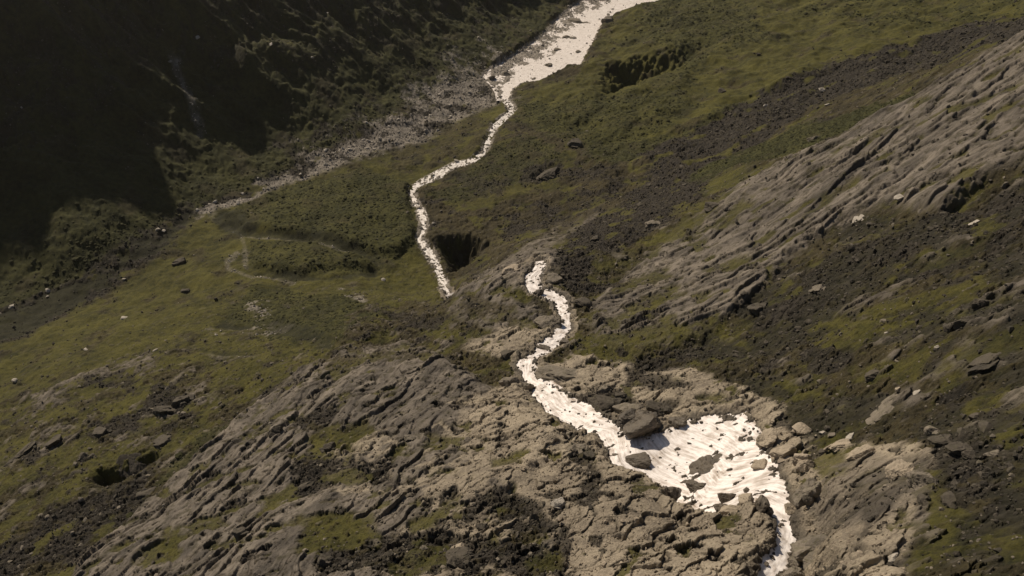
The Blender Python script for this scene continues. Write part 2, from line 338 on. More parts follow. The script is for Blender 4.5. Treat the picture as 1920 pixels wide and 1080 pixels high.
def slim(secs, k): return [(tuple(np.array(a) + (np.array(b) - np.array(a)) * (1 - k) / 2), tuple(np.array(b) - (np.array(b) - np.array(a)) * (1 - k) / 2)) for a, b in secs]
WS = course(slim(STREAM[1:], .72), 0.8, 21, 0.4, ext=2.2)
WR = course(RIVER, 1.5, 71, 0.3, ext=5)
log('courses', WC['z'][[0, -1]], WS['z'][[0, -1]], WR['z'][[0, -1]], WC['w'].mean(), WS['w'].mean(), WR['w'].mean())
WS['z'] = np.minimum(WS['z'], WC['z'][-1]); WR['z'] = np.minimum(WR['z'], WS['z'][-1])
WATER = [(WC, 0.5, 18), (WS, 0.8, 8), (WR, 1.5, 6)]
def rasterise(wc, cell, grow):
    X0, Y0 = wc['X'].min() - 30, wc['Y'].min() - 30
    nx = int((wc['X'].max() + 30 - X0) / cell) + 1; ny = int((wc['Y'].max() + 30 - Y0) / cell) + 1
    lev = np.full((ny, nx), np.nan); dist = np.full((ny, nx), 99.0); tt = np.full((ny, nx), .5)
    nt = max(8, int(wc['w'].max() / cell * 2.2))
    t = np.linspace(0, 1, nt); sub = 3
    i = np.linspace(0, len(wc['z']) - 1, len(wc['z']) * sub)
    f = lambda v: np.interp(i, np.arange(len(wc['z'])), v)
    ax, ay, bx, by, z = f(wc['a'][:, 0]), f(wc['a'][:, 1]), f(wc['b'][:, 0]), f(wc['b'][:, 1]), f(wc['z'])
    x = ax[:, None] + (bx - ax)[:, None] * t; y = ay[:, None] + (by - ay)[:, None] * t
    ix = np.round((x - X0) / cell).astype(int); iy = np.round((y - Y0) / cell).astype(int)
    lev[iy, ix] = np.broadcast_to(z[:, None], x.shape); dist[iy, ix] = 0; tt[iy, ix] = np.broadcast_to(t, x.shape)
    for k in range(1, grow + 1):
        best = lev.copy(); bt = tt.copy(); new = np.zeros(lev.shape, bool)
        for dy, dx in ((1, 0), (-1, 0), (0, 1), (0, -1)):
            sh = np.roll(np.roll(lev, dy, 0), dx, 1); st = np.roll(np.roll(tt, dy, 0), dx, 1)
            m = np.isnan(best) & ~np.isnan(sh)
            best[m] = sh[m]; bt[m] = st[m]; new |= m
        lev = best; tt = bt; dist[new] = k * cell
    return dict(lev=lev, dist=dist, t=tt, X0=X0, Y0=Y0, c=cell, reach=grow * cell)
_px, _py = hit(np.array([1330.]), np.array([850.])); POOL = (float(_px[0]), float(_py[0]))
RAS = [rasterise(*w) for w in WATER]
log('rasters', [r['lev'].shape for r in RAS])

# ------------------------------------------------------------------ hollows and banks that lie in shade: outline px, depth m, edge width m
DENTS = [([(1110,172),(1150,128),(1240,100),(1345,72),(1372,80),(1330,108),(1260,140),(1190,165),(1130,182)], 40, 34),
         ([(804,458),(824,443),(852,438),(886,444),(908,458),(886,476),(866,496),(844,516),(826,490)], 46, 20),
         ([(158,905),(185,878),(235,868),(300,842),(310,852),(250,888),(215,912),(178,916)], 15, 7),
         ([(990,330),(1030,302),(1060,308),(1050,330),(1010,342)], 6, 8),
         ([(1750,395),(1820,350),(1925,300),(1990,330),(1925,390),(1840,408)], 9, 9),
         ([(1770,822),(1800,815),(1840,838),(1810,852),(1770,840)], 4, 2.5),
         ([(620,845),(650,838),(700,850),(660,862)], 3, 2),
         ([(1240,985),(1262,968),(1304,990),(1290,1004)], 3, 1.5), ([(1140,1008),(1165,1002),(1200,1012),(1180,1026)], 3, 1.5),
         ([(1215,1040),(1240,1030),(1255,1040),(1240,1056)], 3, 1.5), ([(1505,1010),(1530,998),(1560,1000),(1530,1022),(1508,1028)], 4, 1.5),
         ([(1490,895),(1520,880),(1526,925),(1505,950)], 4, 2), ([(860,1030),(890,1016),(930,1030),(880,1042)], 3, 2)]

# ------------------------------------------------------------------ terrain sheet: one mesh, fine where the view falls, coarse out to the horizon
FAST = False
NTF, NRF = (1500, 1750)
th = np.concatenate([np.linspace(-180, -88, 24)[:-1], np.linspace(-88, -57, 130)[:-1], np.linspace(-57, 57, NTF), np.linspace(57, 88, 130)[1:], np.linspace(88, 180, 24)[1:]])
th = np.radians(th)
rr = np.concatenate([np.linspace(0.5, 45, 30)[:-1], np.geomspace(45, 1750, NRF), np.geomspace(1750, 16000, 40)[1:]])
NT, NR = len(th), len(rr)
RRg, THg = np.meshgrid(rr, th, indexing='ij')          # rows: distance, columns: bearing
X = (RRg * np.sin(THg)).astype(F32); Y = (RRg * np.cos(THg)).astype(F32)
Dg = RRg.astype(F32)
Z = base(X, Y).astype(F32)
log('grid', X.shape)

# noise that makes every edge ragged
NZ = (fbm(X / 55, Y / 55, 3, 3) * F32(.9) + fbm(X / 9, Y / 9, 3, 5) * F32(.7)).astype(F32)
NP = (fbm(X / 24, Y / 24, 4, 8) + F32(.5) * fbm(X / 4, Y / 4, 3, 9)).astype(F32)
Xh, Yh = X[::2, ::2], Y[::2, ::2]
def sdist(outline_px):
    """signed distance in metres (inside positive) to an outline laid on the ground, on the half grid"""
    hx, hy = hit(outline_px[:, 0], outline_px[:, 1])
    d = np.hypot(hx, hy).mean()
    m = 60 + d * .12
    sel = (Xh > hx.min() - m) & (Xh < hx.max() + m) & (Yh > hy.min() - m) & (Yh < hy.max() + m)
    px_, py_ = Xh[sel].astype(F32), Yh[sel].astype(F32)
    best = np.full(px_.shape, 1e9, F32); inside = np.zeros(px_.shape, bool)
    ax, ay = hx.astype(F32), hy.astype(F32); bx, by = np.roll(ax, -1), np.roll(ay, -1)
    for i in range(len(ax)):
        ex_, ey_ = bx[i] - ax[i], by[i] - ay[i]; wx, wy = px_ - ax[i], py_ - ay[i]
        t = np.clip((wx * ex_ + wy * ey_) / max(ex_ * ex_ + ey_ * ey_, 1e-6), 0, 1)
        best = np.minimum(best, (wx - ex_ * t) ** 2 + (wy - ey_ * t) ** 2)
        c = (ay[i] > py_) != (by[i] > py_)
        if ey_ != 0: inside ^= c & (px_ < ex_ * (py_ - ay[i]) / ey_ + ax[i])
    out = np.full(Xh.shape, -999.0, F32); best = np.sqrt(best)
    out[sel] = np.where(inside, best, -best)
    rows = np.where(sel.any(1))[0]; cols = np.where(sel.any(0))[0]
    r0, r1, c0, c1 = rows[0], rows[-1] + 1, cols[0], cols[-1] + 1
    o = out[r0:r1, c0:c1]
    R1, C1 = min(2 * r1, NR), min(2 * c1, NT)
    up = np.repeat(np.repeat(o, 2, 0), 2, 1)[:R1 - 2 * r0, :C1 - 2 * c0]
    u2 = up.copy(); u2[:-1] = (up[:-1] + up[1:]) / 2; u2[:, :-1] = (u2[:, :-1] + u2[:, 1:]) / 2
    return (slice(2 * r0, 2 * r0 + u2.shape[0]), slice(2 * c0, 2 * c0 + u2.shape[1])), u2
CH = np.zeros((NCH,) + X.shape, F32)
CH[H] = 1
for c, pts, soft, rag, w, patch in AREAS:
    sl, sd = sdist(pts)
    k = Dg[sl] * F32(.01)
    m = sstep(-soft * k, soft * k, sd + NZ[sl] * rag * k) * F32(w)
    if patch is not None: m = m * sstep(patch - .15, patch + .15, NP[sl])
    CH[(slice(None),) + sl] *= (1 - m)
    CH[(c,) + sl] += m
log('areas')
# natural breaks inside the areas: moss in rock, bare stones in turf
def swap(a, b, m):
    t = CH[a] * m; CH[a] -= t; CH[b] += t
near = sstep(700, 300, Dg)
swap(G, H, .75 * sstep(.05, .5, fbm(X / 30, Y / 30, 4, 40)))
swap(G, S, .9 * near * sstep(.34, .5, fbm(X / 9, Y / 9, 4, 41)))
swap(G, R, .7 * near * sstep(.36, .5, fbm(X / 7, Y / 5, 4, 141)))
swap(H, S, .9 * sstep(.24, .42, fbm(X / 17, Y / 17, 4, 42)))
swap(H, R, .85 * near * sstep(.22, .4, fbm(X / 14, Y / 14, 4, 43)))
swap(H, G, .9 * sstep(.10, .3, fbm(X / 22, Y / 22, 4, 44)))
swap(R, G, .85 * sstep(.24, .40, fbm(X / 16, Y / 11, 5, 45)))
swap(R, S, .85 * sstep(.36, .46, fbm(X / 12, Y / 12, 5, 46)))
swap(B, G, .9 * sstep(.34, .46, fbm(X / 10, Y / 10, 5, 47)))
swap(B, S, .8 * sstep(.30, .42, fbm(X / 8, Y / 8, 5, 48)))
swap(G, H, .55 * near * sstep(.12, .5, fbm(X / 3.2, Y / 3.2, 4, 50)))
swap(H, G, .6 * near * sstep(.15, .5, fbm(X / 3.5, Y / 3.5, 4, 51)))
swap(H, R, .6 * near * sstep(.30, .6, fbm(X / 2.6, Y / 2.6, 4, 52)))
swap(S, H, .7 * sstep(.16, .45, fbm(X / 4.5, Y / 4.5, 4, 53)))
swap(S, G, .9 * sstep(.30, .42, fbm(X / 26, Y / 26, 5, 153)))
swap(R, H, .55 * sstep(.22, .55, fbm(X / 4, Y / 4, 4, 54)))
swap(V, H, .6 * sstep(.15, .5, fbm(X / 40, Y / 40, 4, 49)))

# relief
rel = fbm(X / 70, Y / 70, 4, 60) * 5.5 * (1 - .5 * near)
rel += fbm(X / 22, Y / 22, 3, 61) * F32(1.6)
def along(ang):
    c, s_ = math.cos(ang), math.sin(ang)
    return X * c + Y * s_, -X * s_ + Y * c                 # along, across the grain of the rock
wr = sstep(-40, 50, X)                                      # the grain turns between the two spurs
Ar, Cr = along(math.radians(19)); Al, Cl = along(math.radians(68))
wob = fbm(X / 30, Y / 30, 3, 62) * 5
def grain(fn): return fn(Ar, Cr + wob) * wr + fn(Al, Cl + wob) * (1 - wr)
def ledge(c, a, period, seed):
    u = c / period + 1.6 * fbm(a / (period * 7), c / (period * 4), 4, seed)
    t = u - np.floor(u); k = _u(_h(np.floor(u).astype(np.int32), np.zeros(u.shape, np.int32), seed + 5))
    amp = np.clip(.55 + 1.2 * fbm(a / (period * 4), c / (period * 2.5), 3, seed + 6), .05, 1.4)
    return ((1 - t) * sstep(0, .07, t) - .45) * amp * (.5 + k)
m = CH[R]
sl_rel = grain(lambda a, c: ridged(a / 95, c / 17, 4, 63)) * 2.2
SHADE_BAND = grain(lambda a, c: fbm(a / 75, c / 9, 3, 266)).astype(F32)  # colour bands painting lit ribs and shaded strips along the slab
sl_rel += grain(lambda a, c: ledge(c, a, 21, 265)) * 2.4 * wr + grain(lambda a, c: ledge(c, a, 8.5, 263)) * 2.2 + grain(lambda a, c: ledge(c, a, 2.7, 264)) * .45 * sstep(-.2, .3, fbm(X / 18, Y / 18, 3, 267))
sl_rel += grain(lambda a, c: blocks(a / 9, c / 4.0, 64, 1.0)[0]) * .45
sl_rel += fbm(X / 5, Y / 5, 4, 68) * .7
STREAK = (grain(lambda a, c: fbm(a / 22, c / 2.6, 4, 66)) * .45 + .5 * fbm(X / 13, Y / 9, 4, 67) + .6 * SHADE_BAND).astype(F32)
JOINT = grain(lambda a, c: np.maximum(sstep(.07, .0, blocks(a / 22, c / 4.5, 164, 1)[1]), .7 * sstep(.09, 0, blocks(a / 6.5, c / 2.0, 165, 1)[1])))
JOINT = (JOINT * sstep(-.25, .25, fbm(X / 9, Y / 9, 3, 166))).astype(F32)
sl_rel -= JOINT * .5
rel += m * sl_rel
log('slab')
wx = X + fbm(X / 6, Y / 6, 3, 70) * 2.2; wy = Y + fbm(X / 6, Y / 6, 3, 71) * 2.2
def rot(x, y, a): return x * math.cos(a) + y * math.sin(a), -x * math.sin(a) + y * math.cos(a)
m = CH[B]
bx_, by_ = rot(wx, wy, math.radians(35))
b1, c1, _ = blocks(bx_ / 15.0, by_ / 4.4, 72, .8); b2, c2, _ = blocks(bx_ / 5.2, by_ / 1.9, 73, 1.0); b3, c3, _ = blocks(bx_ / 1.25, by_ / .9, 74, 1.1)
gate2 = sstep(-.25, .3, fbm(X / 24, Y / 24, 3, 176)); gate = sstep(-.15, .35, fbm(X / 13, Y / 13, 3, 175))
rel += m * (b1 * 1.0 + gate * (b2 * .6 + b3 * .2) - .5 * sstep(.06, 0, c1) - .25 * gate * sstep(.08, 0, c2) + ridged(X / 30, Y / 30, 3, 75) * 2.0 + gate2 * ledge(by_, bx_, 6.5, 275) * 1.7 + gate * ledge(by_, bx_, 2.2, 276) * .3)
CRACK = np.clip((sstep(.06, 0, c1) * .5 + gate * sstep(.07, 0, c2) * .35) * CH[B] + JOINT * .55 * CH[R], 0, 1).astype(F32)
m = CH[S]
s1 = blocks(wx / 2.6, wy / 2.6, 76, 1.3)[0]; s2 = blocks(X / 1.2, Y / 1.2, 77, 1.3)[0]; s3 = blocks(wx / 6, wy / 6, 78, 1.0)[0]
rel += m * (s1 * 1.1 + s2 * .5 + s3 * .9 - .4)
rel += CH[P_] * (s2 * .35 + s1 * .35 - .3)
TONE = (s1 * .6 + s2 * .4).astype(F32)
log('blocks')
bil1 = np.abs(perlin(wx / 5, wy / 5, 80)); bil2 = np.abs(perlin(X / 2.1, Y / 2.1, 81))
far1 = np.abs(perlin(wx / 11, wy / 11, 82))
rel += CH[V] * (bil1 * 1.6 + bil2 * .6 + far1 * 3.0 * sstep(500, 900, Dg) - 1.0)
rel += CH[G] * (bil1 * .7 + bil2 * .35 + far1 * .8 * sstep(400, 800, Dg) - .6)
rel += CH[H] * (blocks(bx_ / 9, by_ / 4.5, 83, 1.1)[0] * 1.1 + blocks(bx_ / 3.4, by_ / 2, 84, 1.1)[0] * .45 + bil1 * .9 + bil2 * .5 + s1 * .5 + s2 * .25 - .4)
tus = np.abs(perlin(X / .95, Y / .95, 85)); tus2 = fbm(X / 3.4, Y / 3.4, 3, 86)
rel += (CH[G] + CH[H]) * near * (tus * .5 + tus2 * .8)
rel += CH[D_] * (bil2 * .5 - 2.0)
wo = -.8 * (X + 422) + .6 * (Y - 480); wq_ = .6 * (X + 422) + .8 * (Y - 480)
wallw = sstep(40, 190, wo) * sstep(-500, -200, wq_)
wq_ = wq_ + 26 * fbm(X / 90, Y / 90, 3, 120) + .25 * wo
rel += wallw * ((ridged(wq_ / 95, wo / 420, 4, 121) - .35) * (30 + 55 * sstep(190, 320, wo)) + fbm(X / 45, Y / 45, 4, 122) * 12)
rel += sstep(450, 700, Dg) * sstep(-20, 120, X) * (fbm(X / 38, Y / 38, 3, 130) * 4.5 + ridged(X / 85, Y / 60, 3, 131) * 7)
rel += sstep(300, 420, Dg) * sstep(20, -80, X) * (1 - wallw) * fbm(X / 30, Y / 30, 3, 132) * 2.2
fade = sstep(2200, 1700, Dg)
rel *= 1 + .1 * near
Z = Z + (rel * fade).astype(F32)
for pts, up, edge in [(SPUR, 2.6, 5.0), (SLAB, 4.0, 6.0), (TERR1, 7.0, 9.0), (TERR2, 4.5, 8.0), (TERR3, 5.0, 9.0)]:
    sl, sd = sdist(dens(pts)); Z[sl] += up * sstep(-edge * .4, edge, sd + NZ[sl] * 2.0)
for pts, dep, edge in DENTS:
    sl, sd = sdist(dens(pts, 6))
    hx, hy = hit(np.array([p[0] for p in pts], float), np.array([p[1] for p in pts], float))
    q = np.stack([hx, hy], 1); q0 = q.mean(0); q = q - q0
    ev, vec = np.linalg.eigh(q.T @ q); e1 = vec[:, 1]; n1 = np.array([-e1[1], e1[0]])
    if n1[1] < 0: n1 = -n1
    lo_, hi_ = (q @ n1).min(), (q @ n1).max(); L_ = np.abs(q @ e1).max()
    px_, py_ = X[sl] - q0[0], Y[sl] - q0[1]
    t = (px_ * n1[0] + py_ * n1[1] - lo_) / (hi_ - lo_); al = np.abs(px_ * e1[0] + py_ * e1[1]) / L_
    up = np.clip(t, 0, 1) ** .8 * sstep(1.08, .5, al + .2 * NZ[sl])               # ramps down to the foot of its far bank
    Z[sl] -= dep * up * sstep(-edge * .3, edge, sd + NZ[sl] * edge * .45)
WET = np.zeros_like(Z); RIV = np.zeros_like(Z)
for r_, (wc, cell, grow), kind in zip(RAS, WATER, 'csr'):
    x1, y1 = r_['X0'] + (r_['lev'].shape[1] - 2) * cell, r_['Y0'] + (r_['lev'].shape[0] - 2) * cell
    sel = (X > r_['X0']) & (X < x1) & (Y > r_['Y0']) & (Y < y1)
    xs, ys = X[sel], Y[sel]
    wa = dict(c=1.0, s=1.1, r=2.5)[kind]
    wxx = xs + wa * (1.6 * fbm(xs / 6, ys / 6, 3, 110) + .6 * perlin(xs / 1.6, ys / 1.6, 111)); wyy = ys + wa * (1.6 * fbm(xs / 6, ys / 6, 3, 112) + .6 * perlin(xs / 1.6, ys / 1.6, 113))
    ix = np.clip(((wxx - r_['X0']) / cell + .5).astype(int), 0, r_['lev'].shape[1] - 1); iy = np.clip(((wyy - r_['Y0']) / cell + .5).astype(int), 0, r_['lev'].shape[0] - 1)
    lv = r_['lev'][iy, ix]; ds = r_['dist'][iy, ix]; ts = r_['t'][iy, ix]
    ok = ~np.isnan(lv); lv = np.where(ok, lv, 0)
    z0 = Z[sel]; reach = r_['reach']
    if kind == 'c':
        pool = sstep(45, 25, np.hypot(xs - POOL[0], ys - POOL[1]))
        bed = lv - 1.2 + pool * .7 * ridged(xs / 9, ys / 5, 3, 194) + .8 * blocks(xs / 2.6, ys / 2.0, 90, 1.2)[0] + .4 * fbm(xs / 1.3, ys / 1.3, 2, 92) + 1.9 * fbm(xs / 7, ys / 5, 3, 192) + np.clip(np.abs(2 * ts - 1) - .55, 0, 1) * 2.6 * np.clip(.5 + 1.1 * fbm(xs / 5, ys / 5, 3, 97), 0, 1.5)
        bank = np.clip(z0, lv + .1 + .12 * ds, lv + .8 + .5 * ds) + .8 * b1[sel] * sstep(0, 3, ds) + .5 * b2[sel] + .5 * blocks(xs / 2.2, ys / 2.2, 91, 1)[0] * sstep(0, 1.5, ds) + .25
        z1 = np.where(ds <= 0.01, bed, z0 + (bank - z0) * sstep(reach, reach * .4, ds))
    elif kind == 's':
        bed = lv - .3 + 1.0 * blocks(xs / 2.8, ys / 2.8, 93, 1)[0] + .5 * fbm(xs / 9, ys / 9, 2, 193) + 1.6 * np.clip(np.abs(2 * ts - 1) - .5, 0, 1) * np.clip(.6 + fbm(xs / 6, ys / 6, 3, 98), 0, 1.4)
        bank = np.clip(z0, lv + .1, lv + .5 + ds * .5)
        z1 = np.where(ds <= 0.01, bed, bank + (z0 - bank) * sstep(reach * .3, reach, ds))
    else:
        bars = fbm(xs / 14, ys / 26, 4, 94) * .55 + blocks(xs / 3.0, ys / 3.0, 95, 1)[0] * .26
        bed = lv + .12 - .95 * sstep(.25, .8, ts + .12 * fbm(xs / 40, ys / 40, 2, 96)) + bars
        bank = np.clip(z0, lv + .05, lv + .6 + ds * .4)
        z1 = np.where(ds <= 0.01, bed, bank + (z0 - bank) * sstep(reach * .2, reach, ds))
        RIV[sel] = np.where(ok & (ds <= .01) & (ts > .25), 1, 0)
        g = np.where(ok & (ds <= 3), 1.0, 0)
        for c in range(NCH):
            v = CH[c][sel]; CH[c][sel] = v * (1 - g) + (g if c == P_ else 0)
    if kind == 's':
        g = np.where(ok & (ds <= 2.5), .85, 0) * (NP[sel] > -.2)
        for c in range(NCH):
            v = CH[c][sel]; CH[c][sel] = v * (1 - g) + (g if c == P_ else 0)
    if kind == 'c':
        g = np.where(ok & (ds <= 3.5), .9, 0)
        for c in range(NCH):
            v = CH[c][sel]; CH[c][sel] = v * (1 - g) + (g if c == B else 0)
        WET[sel] = np.maximum(WET[sel], np.where(ok, sstep(3.4, .4, ds + 2.0 * NP[sel]), 0))
    Z[sel] = np.where(ok, z1, z0)
Z[:8] = Z[8:9]
log('relief')

def grid_mesh(name, Xg, Yg, Zg, smooth=True):
    nr, nt = Xg.shape
    me = bpy.data.meshes.new(name)
    nv = nr * nt
    co = np.empty((nv, 3), F32); co[:, 0] = Xg.ravel(); co[:, 1] = Yg.ravel(); co[:, 2] = Zg.ravel()
    i = (np.arange(nr - 1, dtype=np.int32)[:, None] * nt + np.arange(nt - 1, dtype=np.int32)[None]).ravel()
    q = np.stack([i, i + nt, i + nt + 1, i + 1], 1)
    fill_mesh(me, co, q, smooth)
    return me
def fill_mesh(me, co, q, smooth):
    me.vertices.add(len(co)); me.vertices.foreach_set('co', np.ascontiguousarray(co, F32).ravel())
    k = q.shape[1]
    me.loops.add(q.size); me.loops.foreach_set('vertex_index', np.ascontiguousarray(q, np.int32).ravel())
    me.polygons.add(len(q)); me.polygons.foreach_set('loop_start', np.arange(0, q.size, k, dtype=np.int32))
    me.polygons.foreach_set('loop_total', np.full(len(q), k, np.int32))
    me.polygons.foreach_set('use_smooth', np.full(len(q), bool(smooth)))
    me.update(calc_edges=True)
def attr(me, name, *chans):
    a = me.attributes.new(name, 'FLOAT_COLOR', 'POINT')
    d = np.zeros((len(me.vertices), 4), F32)
    for k, c in enumerate(chans): d[:, k] = c.ravel()
    a.data.foreach_set('color', d.ravel())
def add(name, me, mat, label=None, cat=None, group=None, kind=None, loc=None, parent=None):
    o = bpy.data.objects.new(name, me); COL.objects.link(o)
    if mat and me and not me.materials: me.materials.append(mat)
    if label: o['label'] = label
    if cat: o['category'] = cat
    if group: o['group'] = group
    if kind: o['kind'] = kind
    if loc is not None: o.location = loc
    if parent: o.parent = parent
    return o

# ------------------------------------------------------------------ materials
def new_mat(name):
    m = bpy.data.materials.new(name); m.use_nodes = True
    nt = m.node_tree; nt.nodes.clear()
    out = nt.nodes.new('ShaderNodeOutputMaterial'); bs = nt.nodes.new('ShaderNodeBsdfPrincipled')
    nt.links.new(bs.outputs[0], out.inputs[0])
    return m, nt, bs
class N:
    def __init__(s, nt): s.nt = nt
    def node(s, t, **kw):
        n_ = s.nt.nodes.new(t)
        for k, v in kw.items(): setattr(n_, k, v)
        return n_
    def link(s, a, b): s.nt.links.new(a, b)
    def noise(s, vec, scale, detail=4, rough=.55):
        n_ = s.node('ShaderNodeTexNoise'); n_.inputs['Scale'].default_value = scale
        n_.inputs['Detail'].default_value = detail; n_.inputs['Roughness'].default_value = rough
        s.link(vec, n_.inputs['Vector']); return n_.outputs['Fac']
    def val(s, op, a, b=None, clamp=False):
        n_ = s.node('ShaderNodeMath', operation=op, use_clamp=clamp)
        for k, v in enumerate((a, b)):
            if v is None: continue
            if isinstance(v, (int, float)): n_.inputs[k].default_value = v
            else: s.link(v, n_.inputs[k])
        return n_.outputs[0]
    def mix(s, f, a, b, mode='MIX'):
        n_ = s.node('ShaderNodeMix', data_type='RGBA', blend_type=mode)
        for k, v in ((0, f), (6, a), (7, b)):
            if isinstance(v, (int, float)): n_.inputs[k].default_value = v
            elif isinstance(v, tuple): n_.inputs[k].default_value = v + (1,)
            else: s.link(v, n_.inputs[k])
        return n_.outputs[2]
    def ramp(s, f, lo, hi):
        n_ = s.node('ShaderNodeMapRange'); n_.inputs[1].default_value = lo; n_.inputs[2].default_value = hi
        s.link(f, n_.inputs[0]); return n_.outputs[0]
    def bump(s, h, strength, dist):
        n_ = s.node('ShaderNodeBump'); n_.inputs['Strength'].default_value = strength; n_.inputs['Distance'].default_value = dist
        s.link(h, n_.inputs['Height']); return n_.outputs[0]

def terrain_material():
    m, nt, bs = new_mat('mountain_ground'); k = N(nt)
    pos = k.node('ShaderNodeTexCoord').outputs['Object']
    at = [k.node('ShaderNodeAttribute', attribute_name=a) for a in ('cover_a', 'cover_b', 'detail')]
    sep = []
    for a in at:
        sc = k.node('ShaderNodeSeparateColor'); k.link(a.outputs['Color'], sc.inputs[0]); sep.append([sc.outputs[0], sc.outputs[1], sc.outputs[2], a.outputs['Alpha']])
    w = sep[0] + sep[1]; streak, tone, crack, wet = sep[2]
    big = k.ramp(k.noise(pos, .035, 5, .6), .33, .67); med = k.ramp(k.noise(pos, .22, 6, .65), .32, .68); fine = k.ramp(k.noise(pos, 1.6, 6, .7), .3, .7)
    mm = k.val('ADD', k.val('MULTIPLY', big, .28), k.val('ADD', k.val('MULTIPLY', med, .34), k.val('MULTIPLY', fine, .38)))
    mm = k.ramp(mm, .25, .75)
    def two(a, b, f=mm): return k.mix(f, a, b)
    grass = two((.020, .022, .005), (.102, .094, .018)); grass = k.mix(k.val('MULTIPLY', med, .3), grass, (.066, .054, .014))
    scrub = two((.017, .020, .006), (.064, .062, .016))
    heath = two((.019, .016, .0085), (.070, .057, .026))
    stk = k.ramp(streak, -.45, .45)
    slab = k.mix(stk, (.050, .043, .036), (.235, .20, .16)); slab = k.mix(k.val('MULTIPLY', fine, .5), slab, (.165, .145, .12))
    slab = k.mix(k.val('MULTIPLY', k.ramp(med, .55, .95), .8), slab, (.052, .046, .026))
    slab = k.mix(crack, slab, (.035, .03, .024))
    rock = two((.15, .125, .095), (.42, .355, .262)); rock = k.mix(k.val('MULTIPLY', k.ramp(med, .65, 1.0), .5), rock, (.11, .095, .065))
    rock = k.mix(crack, rock, (.05, .042, .03))
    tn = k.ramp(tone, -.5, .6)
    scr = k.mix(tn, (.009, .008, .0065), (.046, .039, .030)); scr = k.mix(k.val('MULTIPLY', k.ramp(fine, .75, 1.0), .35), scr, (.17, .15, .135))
    grv = k.mix(k.ramp(tone, -.6, .6), (.10, .088, .072), (.34, .30, .25))
    dark_gnd = two((.011, .012, .005), (.034, .033, .012))  # dark ground tone, which also paints the shade of the banks
    cols = [grass, scrub, heath, slab, rock, scr, grv, dark_gnd]
    acc = None
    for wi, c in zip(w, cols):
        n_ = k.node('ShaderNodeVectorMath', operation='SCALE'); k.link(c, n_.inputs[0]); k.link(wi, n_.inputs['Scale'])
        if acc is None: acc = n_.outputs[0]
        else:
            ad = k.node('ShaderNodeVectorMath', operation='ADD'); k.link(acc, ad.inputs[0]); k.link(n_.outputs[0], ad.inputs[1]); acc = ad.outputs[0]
    acc = k.mix(k.val('MULTIPLY', wet, .75), acc, (.045, .038, .03))
    k.link(acc, bs.inputs['Base Color'])
    k.link(k.val('SUBTRACT', .92, k.val('MULTIPLY', wet, .45)), bs.inputs['Roughness'])
    bs.inputs['Specular IOR Level'].default_value = .25
    h = k.val('ADD', k.val('MULTIPLY', k.noise(pos, .9, 6, .7), 1.0), k.val('MULTIPLY', k.noise(pos, 4.0, 4, .7), .3))
    k.link(k.bump(h, .9, .9), bs.inputs['Normal'])
    return m
def water_material(name, lo, foam, thr, rough):
    m, nt, bs = new_mat(name); k = N(nt)
    a = k.node('ShaderNodeAttribute', attribute_name='flow'); sc = k.node('ShaderNodeSeparateColor'); k.link(a.outputs['Color'], sc.inputs[0])
    cb = k.node('ShaderNodeCombineXYZ'); k.link(k.val('MULTIPLY', sc.outputs[0], .16), cb.inputs[0]); k.link(sc.outputs[1], cb.inputs[1])
    f1 = k.noise(cb.outputs[0], .9, 6, .68)
    pos = k.node('ShaderNodeTexCoord').outputs['Object']
    f2 = k.noise(pos, .8, 5, .65)
    f = k.ramp(k.val('ADD', k.val('MULTIPLY', f1, .62), k.val('MULTIPLY', k.noise(pos, .22, 4, .6), .38)), thr - .12, thr + .10)
    f = k.val('MULTIPLY', f, k.val('ADD', .25, k.val('MULTIPLY', k.ramp(k.val('ADD', sc.outputs[2], k.val('MULTIPLY', f2, 1.6)), .3, 2.0), .75)), clamp=True)
    k.link(k.mix(f, lo, foam), bs.inputs['Base Color'])
    k.link(k.val('ADD', k.val('MULTIPLY', f, .45), rough), bs.inputs['Roughness'])
    k.link(k.bump(k.val('ADD', f1, k.val('MULTIPLY', f2, .3)), .4, .4), bs.inputs['Normal'])
    bs.inputs['IOR'].default_value = 1.33
    return m
def rock_material(name, dark, pale, moss=0.0, wet=0.0):
    m, nt, bs = new_mat(name); k = N(nt)
    tc = k.node('ShaderNodeTexCoord').outputs['Object']; oi = k.node('ShaderNodeObjectInfo'); isl = k.node('ShaderNodeNewGeometry').outputs['Random Per Island']
    vm = k.node('ShaderNodeVectorMath', operation='ADD'); k.link(tc, vm.inputs[0]); k.link(oi.outputs['Location'], vm.inputs[1]); tc = vm.outputs[0]
    a = k.ramp(k.noise(tc, .5, 6, .65), .3, .7); b = k.ramp(k.noise(tc, 2.6, 5, .7), .35, .65)
    c = k.mix(k.val('ADD', k.val('MULTIPLY', a, .6), k.val('MULTIPLY', b, .4)), dark, pale)
    c = k.mix(k.val('MULTIPLY', k.ramp(isl, .55, 1.0), .6), c, pale); c = k.mix(k.val('MULTIPLY', k.ramp(isl, .45, 0.0), .55), c, dark)
    if moss: c = k.mix(k.val('MULTIPLY', k.ramp(k.noise(tc, .8, 4, .6), .5, .62), moss), c, (.06, .058, .018))
    k.link(c, bs.inputs['Base Color']); bs.inputs['Roughness'].default_value = .88 - wet
    bs.inputs['Specular IOR Level'].default_value = .3
    k.link(k.bump(k.val('ADD', k.noise(tc, 1.8, 6, .7), k.val('MULTIPLY', k.noise(tc, 7, 3, .6), .3)), .8, .35), bs.inputs['Normal'])
    return m
